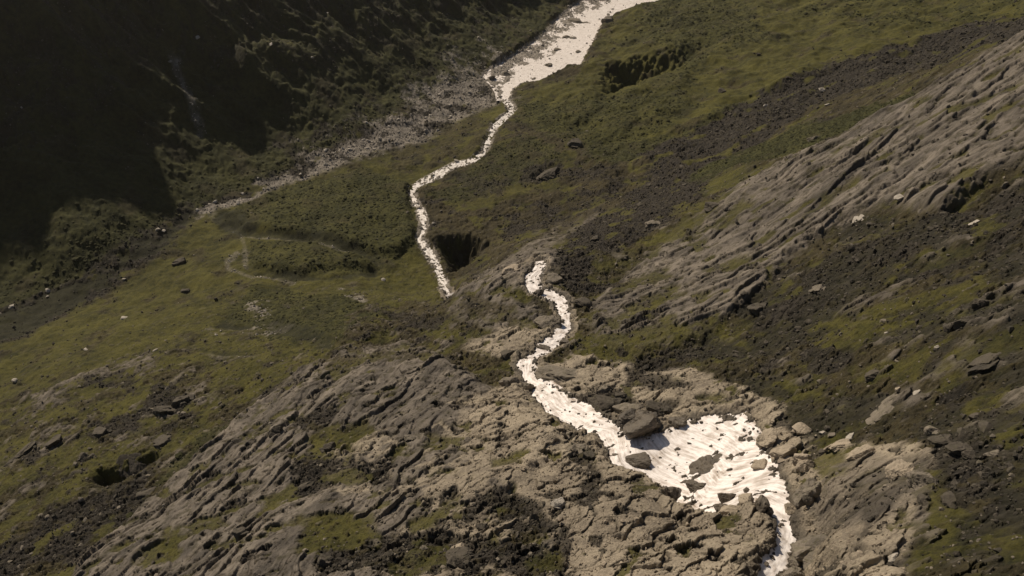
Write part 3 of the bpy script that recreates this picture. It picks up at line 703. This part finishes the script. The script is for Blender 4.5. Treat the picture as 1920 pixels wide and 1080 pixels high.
def bush_material():
    m, nt, bs = new_mat('scrub_leaves'); k = N(nt)
    pos = k.node('ShaderNodeTexCoord').outputs['Object']
    a = k.ramp(k.noise(pos, .12, 4, .6), .35, .65); b = k.ramp(k.noise(pos, .9, 4, .7), .3, .7)
    k.link(k.mix(k.val('ADD', k.val('MULTIPLY', a, .55), k.val('MULTIPLY', b, .45)), (.018, .020, .007), (.058, .056, .017)), bs.inputs['Base Color'])
    bs.inputs['Roughness'].default_value = .85; bs.inputs['Specular IOR Level'].default_value = .2
    k.link(k.bump(k.noise(pos, 2.5, 5, .7), .9, .6), bs.inputs['Normal'])
    return m

me = grid_mesh('terrain', X, Y, Z)
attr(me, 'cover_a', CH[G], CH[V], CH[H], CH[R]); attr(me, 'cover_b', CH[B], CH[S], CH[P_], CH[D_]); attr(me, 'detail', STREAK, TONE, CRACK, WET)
add('terrain', me, terrain_material(), 'steep mountain valley of turf, heath, scree and bare grey rock', 'terrain', kind='structure')
log('terrain mesh')

def ground(x, y):
    r = np.hypot(x, y); t = np.arctan2(x, y)
    fi = np.interp(r, rr, np.arange(NR)); fj = np.interp(t, th, np.arange(NT))
    i = np.clip(fi.astype(int), 0, NR - 2); j = np.clip(fj.astype(int), 0, NT - 2); fi = fi - i; fj = fj - j
    return (Z[i, j] * (1 - fi) + Z[i + 1, j] * fi) * (1 - fj) + (Z[i, j + 1] * (1 - fi) + Z[i + 1, j + 1] * fi) * fj

# ------------------------------------------------------------------ water
def water_mesh(name, wc, ampl, lng, acr):
    S_, T_ = np.meshgrid(wc['s'], wc['t'], indexing='ij')
    wide = T_ * wc['w'][:, None]
    z = wc['z'][:, None] + ampl * (fbm(S_ / lng, wide / acr, 4, 101) + .35 * ridged(S_ / (lng * .45), wide / (acr * .5), 3, 102))
    wq = fbm(wc['X'] / 4, wc['Y'] / 4, 3, 104)
    z += ampl * .8 * np.clip(fbm(S_ / 7 + wq, wide / 3 + wq, 3, 105), -.5, 1)
    z += ampl * .45 * fbm(wc['X'] / 2.3, wc['Y'] / 2.3, 3, 103)
    me = grid_mesh(name, wc['X'], wc['Y'], z)
    shore = np.minimum(wide, wc['w'][:, None] - wide)
    attr(me, 'flow', S_.astype(F32), wide.astype(F32), shore.astype(F32))
    return me
add('waterfall', water_mesh('waterfall', WC, .24, 6.0, 1.9), water_material('white_water', (.27, .205, .145), (.84, .79, .755), .455, .2), 'white foaming cascade tumbling down pale fractured rock through a broad pool', 'waterfall', kind='structure')
add('stream', water_mesh('stream', WS, .12, 4.0, 1.5), water_material('stream_water', (.32, .28, .23), (.84, .785, .73), .45, .2), 'thin bright stream winding from the gorge to the braided river', 'stream', kind='structure')
add('river', water_mesh('river', WR, .05, 9.0, 4.0), water_material('river_glare', (.52, .455, .385), (.82, .755, .70), .46, .22), 'wide braided river glaring in the sun over pale gravel', 'river', kind='structure')  # near-white base colours paint the sun glare into the river
log('water')

# ------------------------------------------------------------------ stones
def ico(sub):
    import bmesh
    bm = bmesh.new(); bmesh.ops.create_icosphere(bm, subdivisions=sub, radius=1.0)
    v = np.array([q.co[:] for q in bm.verts], F32); f = np.array([[q.index for q in p.verts] for p in bm.faces], np.int32); bm.free()
    return v, f
ICO = {s: ico(s) for s in (1, 2, 4, 5)}
def stone(sub, seed, planes=14, rough=.06, flat=.7):
    """angular stone: a ball cut by random planes, edges a little worn, surface broken by noise"""
    r_ = np.random.default_rng(seed)
    v, f = ICO[sub]
    nrm = np.concatenate([np.array([(1, 0, 0), (-1, 0, 0), (0, 1, 0), (0, -1, 0), (0, 0, 1), (0, 0, -1)], float) + r_.normal(0, .40, (6, 3)), r_.normal(size=(max(2, planes - 8), 3))])
    nrm /= np.linalg.norm(nrm, axis=1)[:, None]
    d = np.concatenate([r_.uniform(.45, .78, 6), r_.uniform(.6, .95, max(2, planes - 8))])
    dots = np.maximum(v @ nrm.T, 1e-3)
    rad = np.minimum((d / dots), 1.25)
    rad = -np.log(np.exp(-rad * 60).sum(1) + math.exp(-60 * 1.15)) / 60
    if sub >= 4:
        a = fbm(v[:, 0] * 1.7 + v[:, 2] * 1.1 + seed, v[:, 1] * 1.7 - v[:, 2] * .9, 4, seed) * rough * 1.6
        b = blocks(v[:, 0] * 3 + v[:, 2] * 2 + seed, v[:, 1] * 3 - v[:, 2] * 2, seed, 1)[0] * rough
        c_ = blocks(v[:, 0] * 7 + v[:, 2] * 3, v[:, 1] * 7 + v[:, 2] * 5, seed + 3, 1)[0] * rough * .5
        rad = rad + a + b * 1.3 + c_
    else: rad = rad * r_.uniform(.88, 1.1, len(v))
    out = v * rad[:, None]; out[:, 2] *= flat
    return out.astype(F32), f

M_PALE = rock_material('pale_rock', (.15, .122, .09), (.40, .335, .25))
M_GREY = rock_material('grey_rock', (.06, .052, .042), (.23, .196, .152), moss=.35)
M_DARK = rock_material('dark_rock', (.013, .0115, .0095), (.105, .089, .068), moss=.2)
M_WET = rock_material('wet_rock', (.030, .025, .019), (.14, .115, .085), wet=.45)
M_WHITE = rock_material('light_rock', (.20, .178, .15), (.44, .395, .33))

def px_size(px, py, w):
    """ground point under a pixel and the size in metres of w pixels there"""
    x, y = hit(np.array([float(px)]), np.array([float(py)])); x, y = float(x[0]), float(y[0])
    z = float(ground(np.array([x]), np.array([y]))[0])
    slant = math.sqrt(x * x + y * y + (CAM_H - z) ** 2)
    return x, y, z, w * slant / FPX
_seed = [100]
def boulder(px, py, w, h, mat, label, cat='boulder', name='boulder', group=None, rot=None, sink=.3, sub=4, planes=13, z=None, rough=.06):
    """one boulder centred on a pixel, w by h photo pixels"""
    _seed[0] += 1
    x, y, zg, s = px_size(px, py + h * .3, w)
    hh = h / w * s
    if w >= 24:
        q = np.random.default_rng(_seed[0]); vs, fs, off = [], [], 0
        for j in range(2 + int(min(w, 90) / 20)):
            v, f = stone(4, _seed[0] * 13 + j, 8 + j % 3, rough, 1.0)
            big = 1.0 if j == 0 else q.uniform(.4, .8)
            c_ = np.zeros(3) if j == 0 else np.array([q.uniform(-.7, .7), q.uniform(-.55, .55), q.uniform(-.3, .12)])
            v = v * np.array([big * q.uniform(.8, 1.15), big * q.uniform(.7, 1), big * q.uniform(.5, .85)], F32) + c_.astype(F32)
            vs.append(v); fs.append(f + off); off += len(v)
        v = np.concatenate(vs).astype(F32); f = np.concatenate(fs)
    else: v, f = stone(sub, _seed[0], planes, rough, 1.0)
    ext = v.max(0) - v.min(0); cen = (v.max(0) + v.min(0)) / 2
    v = (v - cen) / ext
    v = v * np.array([s, s * .8, hh * .95 + (.06 if h / w > .26 else .01) * s], F32)
    me = bpy.data.meshes.new(name); fill_mesh(me, v, f, False)
    o = add(name, me, mat, label, cat, group, loc=(x, y, (zg if z is None else z) + v[:, 2].max() * (1 - 2 * (sink if h / w > .3 else min(.62, sink + .18)))))
    e_ = 2.5
    gxn = float(ground(np.array([x + e_]), np.array([y]))[0] - ground(np.array([x - e_]), np.array([y]))[0]) / (2 * e_)
    gyn = float(ground(np.array([x]), np.array([y + e_]))[0] - ground(np.array([x]), np.array([y - e_]))[0]) / (2 * e_)
    from mathutils import Vector, Quaternion
    nn = Vector((-gxn, -gyn, 1.0 if h / w < .45 else 2.5)).normalized()
    rz = rot if rot is not None else random.uniform(-.5, .5)
    o.rotation_mode = 'QUATERNION'
    o.rotation_quaternion = Vector((0, 0, 1)).rotation_difference(nn) @ Quaternion((0, 0, 1), rz)
    return o

# boulders that the picture shows one by one
g_ = 'boulders standing in the cascade'
boulder(1198, 792, 82, 52, M_WET, 'big dark wet boulder with a sunlit top where the narrow cascade enters the pool', group=g_, sink=.22, rot=.3, sub=5)
boulder(1338, 838, 84, 32, M_WET, 'broad mossy brown rock island awash in the middle of the foaming pool', 'rock', 'rock', group=g_, sink=.34, sub=5)
boulder(1318, 872, 44, 22, M_WET, 'low dark rock in the pool just below the broad rock island', 'rock', 'rock', group=g_, sink=.3)
boulder(1200, 840, 46, 16, M_WET, 'flat brown rock barely breaking the foam near the pool inlet', 'rock', 'rock', group=g_, sink=.36)
boulder(1366, 908, 34, 24, M_WET, 'squat dark boulder split off at the near edge of the white pool', group=g_, sink=.2)
boulder(1362, 926, 30, 20, M_WET, 'small black boulder wedged under the squat one at the pool edge', group=g_, sink=.2)
boulder(1426, 952, 46, 44, M_WET, 'black jagged boulder at the mouth of the bottom chute', group=g_, sink=.2, rot=.8)
boulder(1372, 948, 42, 34, M_PALE, 'tan slanting boulder propped beside the black jagged one', group=g_, sink=.25, rot=-.6)
boulder(1395, 938, 30, 26, M_PALE, 'pale wedge of rock leaning towards the foam between tan and black boulders', 'rock', 'rock', group=g_, sink=.2, rot=-.8)
boulder(1270, 788, 34, 16, M_WET, 'brown rock lapped by foam at the far edge of the pool', 'rock', 'rock', group=g_, sink=.3)
boulder(1008, 545, 22, 17, M_WET, 'round dark boulder splitting the stream just below the falls lip', group=g_, sink=.2)
boulder(1052, 573, 16, 9, M_WET, 'small reddish rock in the upper chute', 'rock', 'rock', group=g_, sink=.2)
boulder(1020, 645, 32, 12, M_WET, 'long dark rock lying across the cascade where it narrows to a bend', 'rock', 'rock', group=g_, sink=.2)
boulder(1058, 633, 20, 10, M_WET, 'dark pointed rock at the outer bank above the long dark rock', 'rock', 'rock', group=g_, sink=.2)
boulder(1018, 657, 9, 5, M_WET, 'tiny dark stone in the foam below the long dark rock', 'rock', 'rock', group=g_, sink=.2)
boulder(1430, 862, 34, 20, M_PALE, 'pale broken block at the outer bank of the pool', 'rock', 'rock', group=g_, sink=.3)
# blocks along the banks
g_ = 'rock blocks along the cascade banks'
boulder(1060, 692, 104, 30, M_GREY, 'long rounded grey rock hump beside the bend of the narrow cascade', 'rock', 'rock', group=g_, sink=.42, rot=.25, sub=5)
boulder(1140, 752, 66, 28, M_DARK, 'dark layered block above the narrow chute', 'rock', 'rock', group=g_, sink=.3)
boulder(1180, 760, 54, 22, M_GREY, 'grey slanting slab behind the big wet boulder', 'rock slab', 'rock_slab', group=g_, sink=.35)
boulder(1240, 765, 60, 30, M_DARK, 'dark folded rock on the far shore of the pool', 'rock', 'rock', group=g_, sink=.3)
boulder(1135, 726, 30, 18, M_GREY, 'round grey boulder perched on the layered block', group=g_, sink=.25)
boulder(1165, 735, 26, 16, M_DARK, 'small dark boulder beside the perched grey one', group=g_, sink=.25)
boulder(1440, 822, 44, 30, M_PALE, 'pale angular block on the broken shore outside the pool', 'rock', 'rock', group=g_, sink=.35, rot=.6)
boulder(1465, 848, 52, 28, M_PALE, 'tilted tan slab on the broken shore with a dark cleft', 'rock slab', 'rock_slab', group=g_, sink=.38, rot=.7)
boulder(1505, 800, 36, 18, M_PALE, 'flat tan block where bare rock meets the turf', 'rock', 'rock', group=g_, sink=.35)
boulder(1500, 868, 48, 30, M_PALE, 'pale block with sharp edges over the lower chute', 'rock', 'rock', group=g_, sink=.35, rot=.5)
boulder(1520, 908, 60, 48, M_GREY, 'big grey cleft block with a shaded front over the lower chute', 'rock', 'rock', group=g_, sink=.32, rot=.7, sub=5)
boulder(1490, 935, 22, 30, M_PALE, 'narrow upright pale block at the water edge of the lower chute', 'rock', 'rock', group=g_, sink=.3)
boulder(1530, 1000, 80, 40, M_GREY, 'long grey block with a black hollow under it beside the bottom chute', 'rock', 'rock', group=g_, sink=.38, rot=.5, sub=5)
boulder(1500, 1045, 46, 50, M_GREY, 'steep grey wedge standing against the bottom chute', 'rock', 'rock', group=g_, sink=.3, rot=.9)
boulder(1570, 836, 46, 14, M_PALE, 'smooth pale slab lying like a loaf at the edge of the turf', 'rock slab', 'rock_slab', group=g_, sink=.3, rot=0)
boulder(1610, 850, 50, 22, M_PALE, 'rounded tan slab next to the loaf-shaped one', 'rock slab', 'rock_slab', group=g_, sink=.4)
boulder(1690, 885, 54, 36, M_PALE, 'domed tan rock with broken top among the turf', 'rock', 'rock', group=g_, sink=.42)
boulder(1725, 905, 52, 40, M_GREY, 'conical grey rock beside the domed tan one', 'rock', 'rock', group=g_, sink=.42)
boulder(1672, 1045, 22, 14, M_WHITE, 'light square stone on the dim rubble slope', 'stone', 'stone', group=g_, sink=.3)
boulder(1255, 898, 44, 50, M_WET, 'dark damp rock face above the near shore of the pool', 'rock', 'rock', group=g_, sink=.4)
boulder(1085, 838, 46, 22, M_GREY, 'grey rock step at the near bank of the narrow chute', 'rock', 'rock', group=g_, sink=.4)
boulder(1130, 856, 26, 18, M_PALE, 'pale boulder on the tip of the bank where the pool opens', group=g_, sink=.3)
boulder(1105, 856, 24, 16, M_DARK, 'dark boulder just behind the pale one at the pool mouth', group=g_, sink=.3)
boulder(990, 712, 26, 30, M_GREY, 'grey mossy rock at the inner bend of the cascade', 'rock', 'rock', group=g_, sink=.4)
boulder(955, 712, 36, 22, M_GREY, 'square brown rock step up from the inner bend', 'rock', 'rock', group=g_, sink=.4)
boulder(960, 662, 46, 22, M_DARK, 'dark overhanging ledge above the bend pool', 'rock', 'rock', group=g_, sink=.35)
boulder(1030, 600, 56, 30, M_GREY, 'rounded brown rock pressing the cascade against its outer bank', 'rock', 'rock', group=g_, sink=.4)
boulder(1040, 522, 36, 26, M_GREY, 'grey rock shoulder beside the falls lip', 'rock', 'rock', group=g_, sink=.4)
boulder(1092, 568, 40, 14, M_DARK, 'dark flat ledge at the outer bank of the upper chute', 'rock', 'rock', group=g_, sink=.35)
boulder(960, 505, 40, 12, M_PALE, 'pale tilted slab on the falls lip', 'rock slab', 'rock_slab', group=g_, sink=.3)
boulder(1010, 480, 26, 12, M_GREY, 'small grey crag at the very lip of the falls', 'rock', 'rock', group=g_, sink=.3)
# boulders lying about on the slopes
g_ = 'boulders lying on the slopes'
for a in [
 (1540,173,12,7,M_WHITE,'white boulder shining out of the long dark scree band'),
 (1547,210,9,5,M_WHITE,'pale stone lower in the long dark scree band'),
 (1434,203,9,6,M_WHITE,'small pale stone where the scree band meets the meadow'),
 (1353,174,15,11,M_DARK,'lone dark boulder in the sunlit upper meadow'),
 (1525,258,20,10,M_GREY,'grey boulder in the green strip above the rock slab'),
 (1682,382,16,12,M_WHITE,'whitish boulder near the foot of the ribbed rock slab'),
 (1608,408,26,7,M_WHITE,'flat light stone at the lower edge of the ribbed rock slab'),
 (1828,414,18,8,M_WHITE,'light flat boulder below the dark cliff hollow'),
 (1758,646,9,7,M_WHITE,'bright white stone on the green slope'),
 (1660,627,7,4,M_WHITE,'tiny pale stone in the green patch upslope of the pool'),
 (1721,730,14,6,M_WHITE,'white flat stone beside the bare tan slab'),
 (1662,750,84,10,M_GREY,'bare tan slab lying in the heath'),
 (1684,728,10,9,M_PALE,'small upright stone at the head of the bare tan slab'),
 (1545,805,12,6,M_WHITE,'pale stone in the damp turf nook near the pool'),
 (1560,812,14,7,M_GREY,'grey stone in the damp turf nook near the pool'),
 (1596,815,18,8,M_WHITE,'light pointed stone at the end of the damp turf nook'),
 (1750,806,30,16,M_GREY,'grey topped boulder above the black rubble pile'),
 (1765,826,40,18,M_DARK,'black boulder with a deep shadow in the rubble pile'),
 (1790,848,36,18,M_DARK,'black broken boulder lower in the rubble pile'),
 (1860,848,24,9,M_GREY,'flat grey stone at the far side of the rubble pile'),
 (1820,855,26,14,M_DARK,'dark boulder between rubble pile and flat grey stone'),
 (1840,560,26,26,M_DARK,'dark crag standing above the green slope'),
 (1800,600,44,26,M_DARK,'dark rounded outcrop beside the green slope'),
 (1860,655,80,14,M_DARK,'long dark outcrop breaking through the slope'),
 (1635,700,30,14,M_DARK,'dark boulder in the mossy hollow of the slope'),
 (1420,580,40,20,M_DARK,'dark outcrop below the streaked slab'),
 (1530,545,30,12,M_GREY,'grey stone on top of the dark boulder field'),
 (1030,322,50,22,M_DARK,'dark knoll of rock in the valley heath'),
 (1078,274,30,10,M_DARK,'pointed brown crag on the valley side'),
 (862,1032,50,24,M_DARK,'low dark boulder with a shaded front in the bottom rubble'),
 (855,1022,34,10,M_PALE,'pale flat stone capping the low dark boulder'),
 (617,845,30,16,M_DARK,'dark round boulder on the mossy shelf'),
 (575,905,34,20,M_DARK,'dark boulder at the tip of a tan slab'),
 (610,1055,36,24,M_DARK,'dark round boulder at the bottom rim of the rubble'),
 (905,985,24,18,M_DARK,'dark boulder sitting on turf in the rubble'),
 (850,1050,30,20,M_DARK,'dark block in the rubble below the low dark boulder'),
 (1000,975,20,24,M_DARK,'dark upright stone between rubble and tan slab'),
 (1045,950,26,18,M_WHITE,'pale shattered boulder at the rubble gully'),
 (880,835,18,12,M_GREY,'grey block beside a crack in the tan rock'),
 (770,838,22,10,M_GREY,'grey stones wedge in the crack of the tan rock'),
 (458,1008,34,26,M_DARK,'dark pyramid boulder on the rock spur'),
 (520,818,24,20,M_DARK,'dark crag on the crest of the rock spur'),
 (345,748,40,22,M_DARK,'dark rugged outcrop on the heath slope'),
 (310,765,40,20,M_DARK,'dark lower outcrop next to the rugged one'),
 (192,808,30,14,M_DARK,'small dark outcrop in the heath slope'),
 (300,826,44,12,M_DARK,'dark tilted ledge above the shaded hollow'),
 (243,862,56,8,M_DARK,'long dark ledge roofing the shaded hollow'),
 (160,858,40,14,M_DARK,'dark ledge uphill of the shaded hollow'),
 (40,848,60,11,M_DARK,'dim rib of rock in the heath'),
 (100,830,44,14,M_DARK,'short dim rib of rock behind the first rib'),
 (275,916,34,16,M_DARK,'dark boulder against the edge of the rock spur'),
 (347,538,16,9,M_DARK,'dark bush-sized rock in the creek meadow'),
 (336,490,24,11,M_DARK,'dark rock beside the creek meadow'),
 (290,655,10,4,M_WHITE,'pale stone at the head of a turf bank'),
 (1655,600,12,8,M_GREY,'grey stone at the rim of the green patch'),
 (1115,450,20,12,M_DARK,'dark block in the scree funnel'),
 (1330,395,30,14,M_DARK,'dark outcrop at the tail of the rock slab'),
 (1225,420,30,14,M_GREY,'grey outcrop in the grass above the funnel'),
]:
    boulder(*a[:6], cat='boulder', group=g_, sink=.33)
# islets and stones of the braided river
g_ = 'islets in the braided river'
for a in [
 (1084,93,12,6,'small dark islet in the main river channel'),(1030,116,17,7,'tapered gravel islet in the open water'),(1076,113,18,8,'tan islet close to the grassy outer bank'),
 (1085,38,40,9,'broad stony bar in the middle of the braids'),(1140,38,24,12,'brown rock bar against the grassy bank upstream'),(1131,34,7,8,'dark stone beside the brown rock bar'),
 (1143,20,14,4,'thin dark bar upstream of the rock bar'),(1150,9,5,3,'dot of dark rock in the bright upper reach'),(1176,8,7,3,'dark rock near the outer bank of the upper reach'),
 (922,143,14,11,'dark boulder on the stony inner bank'),(950,135,16,8,'flat dark boulder on the gravel just upstream of the river outlet'),(1060,68,20,6,'thin gravel bar below the broad stony bar'),
 (1075,69,18,5,'gravel strip beside the thin bar'),(1000,140,12,4,'low gravel bar near the outlet'),(1045,90,20,5,'slanted gravel bar in mid river')]:
    boulder(a[0], a[1], a[2], a[3], M_GREY if a[2] > 8 else M_DARK, a[4], 'islet' if a[2] > 8 else 'rock', 'islet' if a[2] > 8 else 'rock', group=g_, sink=.36, rot=.4)
log('boulders')

# stones too many to count: one mesh per scree field, the largest of them as boulders of their own
hz = np.hypot(RRg, CAM_H - Z)
fwd = (Y * CP - (Z - CAM_H) * SP); un = X / np.maximum(fwd, 1) * FPX; vn = (Y * SP + (Z - CAM_H) * CP) / np.maximum(fwd, 1) * FPX
INV = (fwd > 10) & (np.abs(un) < 1060) & (np.abs(vn) < 640)
cell = (np.gradient(rr)[:, None] * rr[:, None] * np.gradient(th)[None]).astype(F32)
def pick(wt, k, seed):
    p = (wt * INV).ravel().astype(np.float64); p /= p.sum()
    c = np.cumsum(p); i = np.searchsorted(c, np.random.default_rng(seed).random(k))
    i = np.clip(i, 0, p.size - 1)
    r_ = np.random.default_rng(seed + 1)
    x = X.ravel()[i] + r_.normal(0, .25, k); y = Y.ravel()[i] + r_.normal(0, .25, k)
    return x, y, ground(x, y), i
def scatter(name, protos, x, y, z, size, seed, mat, label, cat, upright=False, squash=1.0, sink=.25):
    r_ = np.random.default_rng(seed); vs, fs = [], []; off = 0
    which = r_.integers(0, len(protos), len(x))
    for pi, (v, f) in enumerate(protos):
        sel = np.where(which == pi)[0]
        if not len(sel): continue
        k = len(sel)
        a = r_.uniform(0, 2 * math.pi, k); s = size[sel]
        vv = np.broadcast_to(v, (k,) + v.shape).copy()
        if not upright:
            b = r_.uniform(0, 2 * math.pi, k)
            yy = vv[:, :, 1] * np.cos(b)[:, None] - vv[:, :, 2] * np.sin(b)[:, None]; zz = vv[:, :, 1] * np.sin(b)[:, None] + vv[:, :, 2] * np.cos(b)[:, None]
            vv[:, :, 1] = yy; vv[:, :, 2] = zz
        xx = vv[:, :, 0] * np.cos(a)[:, None] - vv[:, :, 1] * np.sin(a)[:, None]; yy = vv[:, :, 0] * np.sin(a)[:, None] + vv[:, :, 1] * np.cos(a)[:, None]
        out = np.stack([xx * s[:, None] + x[sel][:, None], yy * s[:, None] + y[sel][:, None], vv[:, :, 2] * (s * squash)[:, None] + (z[sel] + s * (squash * .5 - sink))[:, None]], -1)
        vs.append(out.reshape(-1, 3)); fs.append((f[None] + (np.arange(k) * len(v))[:, None, None] + off).reshape(-1, 3)); off += k * len(v)
    me = bpy.data.meshes.new(name); fill_mesh(me, np.concatenate(vs), np.concatenate(fs), False)
    return add(name, me, mat, label, cat, kind='stuff')
PROTO = [stone(1, 900 + i, 9, flat=.75) for i in range(8)]
PROTO2 = [stone(2, 950 + i, 11, flat=.75) for i in range(8)]
persp = cell / np.maximum(hz, 60) ** 1.3
x, y, z, i = pick(CH[S] * persp, 34000, 11)
size = np.exp(rng.normal(-.45, .42, len(x))) * .5 * (1 + np.hypot(x, y) / 600)
scatter('scree', PROTO, x, y, z, size, 12, M_DARK, 'dark angular scree spread in bands over the slopes', 'scree')
x, y, z, i = pick((.3 * CH[R] + .6 * CH[H] + .35 * CH[G] * near) * persp * (WET < .3), 11000, 13)
size = np.exp(rng.normal(-.7, .5, len(x))) * .5 * (1 + np.hypot(x, y) / 700)
scatter('rubble', PROTO, x, y, z, size, 14, M_GREY, 'loose grey rubble strewn over slabs, heath and turf', 'rubble')
x, y, z, i = pick(CH[B] * persp * (WET < .3), 6000, 19)
size = np.exp(rng.normal(-.8, .5, len(x))) * .5
scatter('rubble', PROTO, x, y, z, size, 20, M_PALE, 'loose pale rubble lying on the broken rock along the cascade', 'rubble')
x, y, z, i = pick(CH[P_] * persp * (1 - .85 * RIV), 6000, 15)
size = np.exp(rng.normal(-.3, .45, len(x))) * .42 * (1 + np.hypot(x, y) / 700)
scatter('pebbles', PROTO, x, y, z, size, 16, M_WHITE, 'pale river stones in the washes and along the braided river', 'river stones')
# wet stones half sunk along the shores of the cascade and in its pool
q = np.random.default_rng(31); k = 700
si = q.integers(0, len(WC['s']), k); side = q.random(k)
tq = np.where(side < .42, q.normal(.02, .05, k), np.where(side < .84, q.normal(.98, .05, k), q.random(k)))
x = WC['a'][si, 0] + (WC['b'] - WC['a'])[si, 0] * tq + q.normal(0, .5, k); y = WC['a'][si, 1] + (WC['b'] - WC['a'])[si, 1] * tq + q.normal(0, .5, k)
z = np.maximum(ground(x, y), WC['z'][si] - .1)
scatter('wet_rubble', PROTO2, x, y, z, np.exp(q.normal(-.55, .45, k)) * .85, 32, M_WET, 'dark wet stones half sunk in the foam along the cascade', 'wet rubble', sink=.45)
# scrub: low leafy domes in one mass
def dome(seed):
    r_ = np.random.default_rng(seed); v, f = ICO[2]
    v = v * (1 + r_.normal(0, .16, len(v)))[:, None]; v = v.copy(); v[:, 2] = np.maximum(v[:, 2], -.3)
    return v.astype(F32), f
wall = sstep(20, 60, -.8 * (X + 422) + .6 * (Y - 480))
DOMES = [dome(700 + i) for i in range(8)]
x, y, z, i = pick((CH[V] * (1 - .85 * wall)) * cell / np.maximum(hz, 200) ** 1.0, 17000, 17)
size = np.exp(rng.normal(0, .35, len(x))) * .55 * (1 + np.hypot(x, y) / 1400)
scatter('scrub_foliage', DOMES, x, y, z, size, 18, bush_material(), 'low green willow scrub covering the valley floor and slopes', 'scrub', upright=True, squash=.42, sink=.1)
# the largest stones of the scree fields, one object each
PB = []
for k in range(10):
    v, f = stone(2, 500 + k, 12, flat=.8); me = bpy.data.meshes.new('scree_boulder'); fill_mesh(me, v, f, False); PB.append(me)
ZONES = [('dark angular stone in the boulder field sloping under the ribbed slab', 'stones of the boulder field under the slab', lambda: CH[S] * (X > 60) * (Dg < 400) * (Dg > 120), 60, M_DARK, (.9, 1.9)),
         ('dark stone in the long scree band behind the ribbed slab', 'stones of the long scree band', lambda: CH[S] * (X > 20) * (Dg > 480), 50, M_DARK, (2.0, 3.6)),
         ('grey stone in the rubble patches on the near pale rock', 'stones of the near rubble', lambda: CH[S] * (X < 60) * (X > -75) * (Dg < 240), 60, M_GREY, (.7, 1.3)),
         ('dark stone in a scree patch on the heath slope beyond the rock spur', 'stones of the heath slope scree', lambda: CH[S] * (X < -90) * (Dg < 480), 40, M_GREY, (.9, 1.7)),
         ('pale stone along the dry creek bed under the shaded wall', 'stones of the dry creek bed', lambda: (CH[S] + CH[P_]) * (X < -60) * (Dg > 500), 60, M_WHITE, (1.8, 3.4))]
for q, (lab, grp, wf, k, mt, (lo, hi)) in enumerate(ZONES):
    x, y, z, i = pick(wf() * cell / np.maximum(hz, 60), k, 300 + q)
    first = {}
    for j in range(k):
        key = j % len(PB)
        if key not in first:
            me = PB[key].copy(); me.materials.clear(); o = add('boulder', me, mt, lab, 'boulder', grp); first[key] = o
        else:
            o = first[key].copy(); COL.objects.link(o)
        s_ = random.uniform(lo, hi)
        o.scale = (s_, s_ * random.uniform(.7, 1), s_ * random.uniform(.6, .9)); o.location = (x[j], y[j], z[j] + s_ * .2); o.rotation_euler = (random.uniform(-.4, .4), random.uniform(-.4, .4), random.uniform(0, 6.28))
log('scatter')

# ------------------------------------------------------------------ the air
hm = bpy.data.materials.new('haze'); hm.use_nodes = True; hm.node_tree.nodes.clear()
ho = hm.node_tree.nodes.new('ShaderNodeOutputMaterial'); hv = hm.node_tree.nodes.new('ShaderNodeVolumePrincipled')
hm.node_tree.links.new(hv.outputs[0], ho.inputs['Volume'])
hv.inputs['Color'].default_value = (.95, .88, .78, 1); hv.inputs['Density'].default_value = .000027; hv.inputs['Anisotropy'].default_value = .6
lo, hi = float(Z.min()) - 1.0, float(max(Z.max(), CAM_H)) + 20.0
R_ = float(rr[-1]) + 50
hvv = np.array([(sx * R_, sy * R_, z_) for z_ in (lo, hi) for sx, sy in ((-1, -1), (1, -1), (1, 1), (-1, 1))], F32)
hff = np.array([(3, 2, 1, 0), (4, 5, 6, 7), (0, 1, 5, 4), (1, 2, 6, 5), (2, 3, 7, 6), (3, 0, 4, 7)], np.int32)
hme = bpy.data.meshes.new('haze'); fill_mesh(hme, hvv, hff, False)
add('haze', hme, hm, 'thin warm summer haze filling the valley', 'haze', kind='stuff')

# ------------------------------------------------------------------ light
SUN_AZ, SUN_EL = math.radians(-38.0), math.radians(41.5)     # bearing from the view direction (left is negative), height
w = bpy.data.worlds.new('World'); scene.world = w; w.use_nodes = True
nt = w.node_tree; bg = nt.nodes['Background']
sky = nt.nodes.new('ShaderNodeTexSky'); sky.sky_type = 'NISHITA'; sky.sun_disc = False
sky.sun_elevation = SUN_EL; sky.sun_rotation = SUN_AZ
nt.links.new(sky.outputs[0], bg.inputs[0]); bg.inputs[1].default_value = .05
sd_ = bpy.data.lights.new('sun', 'SUN'); sd_.energy = 4.6; sd_.angle = math.radians(1.0); sd_.color = (1.0, .87, .70)
sun = bpy.data.objects.new('sun', sd_); COL.objects.link(sun)
sun.rotation_euler = (math.pi / 2 - SUN_EL, 0, math.pi - SUN_AZ)
# a lamp shines along its -Z: rotate so that -Z runs from the sun's bearing down to the ground
from mathutils import Vector
dirn = Vector((-math.sin(SUN_AZ) * math.cos(SUN_EL), -math.cos(SUN_AZ) * math.cos(SUN_EL), -math.sin(SUN_EL)))
sun.rotation_euler = dirn.to_track_quat('-Z', 'Y').to_euler()
vs = scene.view_settings
vs.view_transform = 'Standard'; vs.look = 'None'; vs.exposure = -0.06; vs.gamma = 1.0; vs.use_curve_mapping = False
scene.render.engine = 'CYCLES'
scene.cycles.use_denoising = True
scene.cycles.max_bounces = 6
log('done')
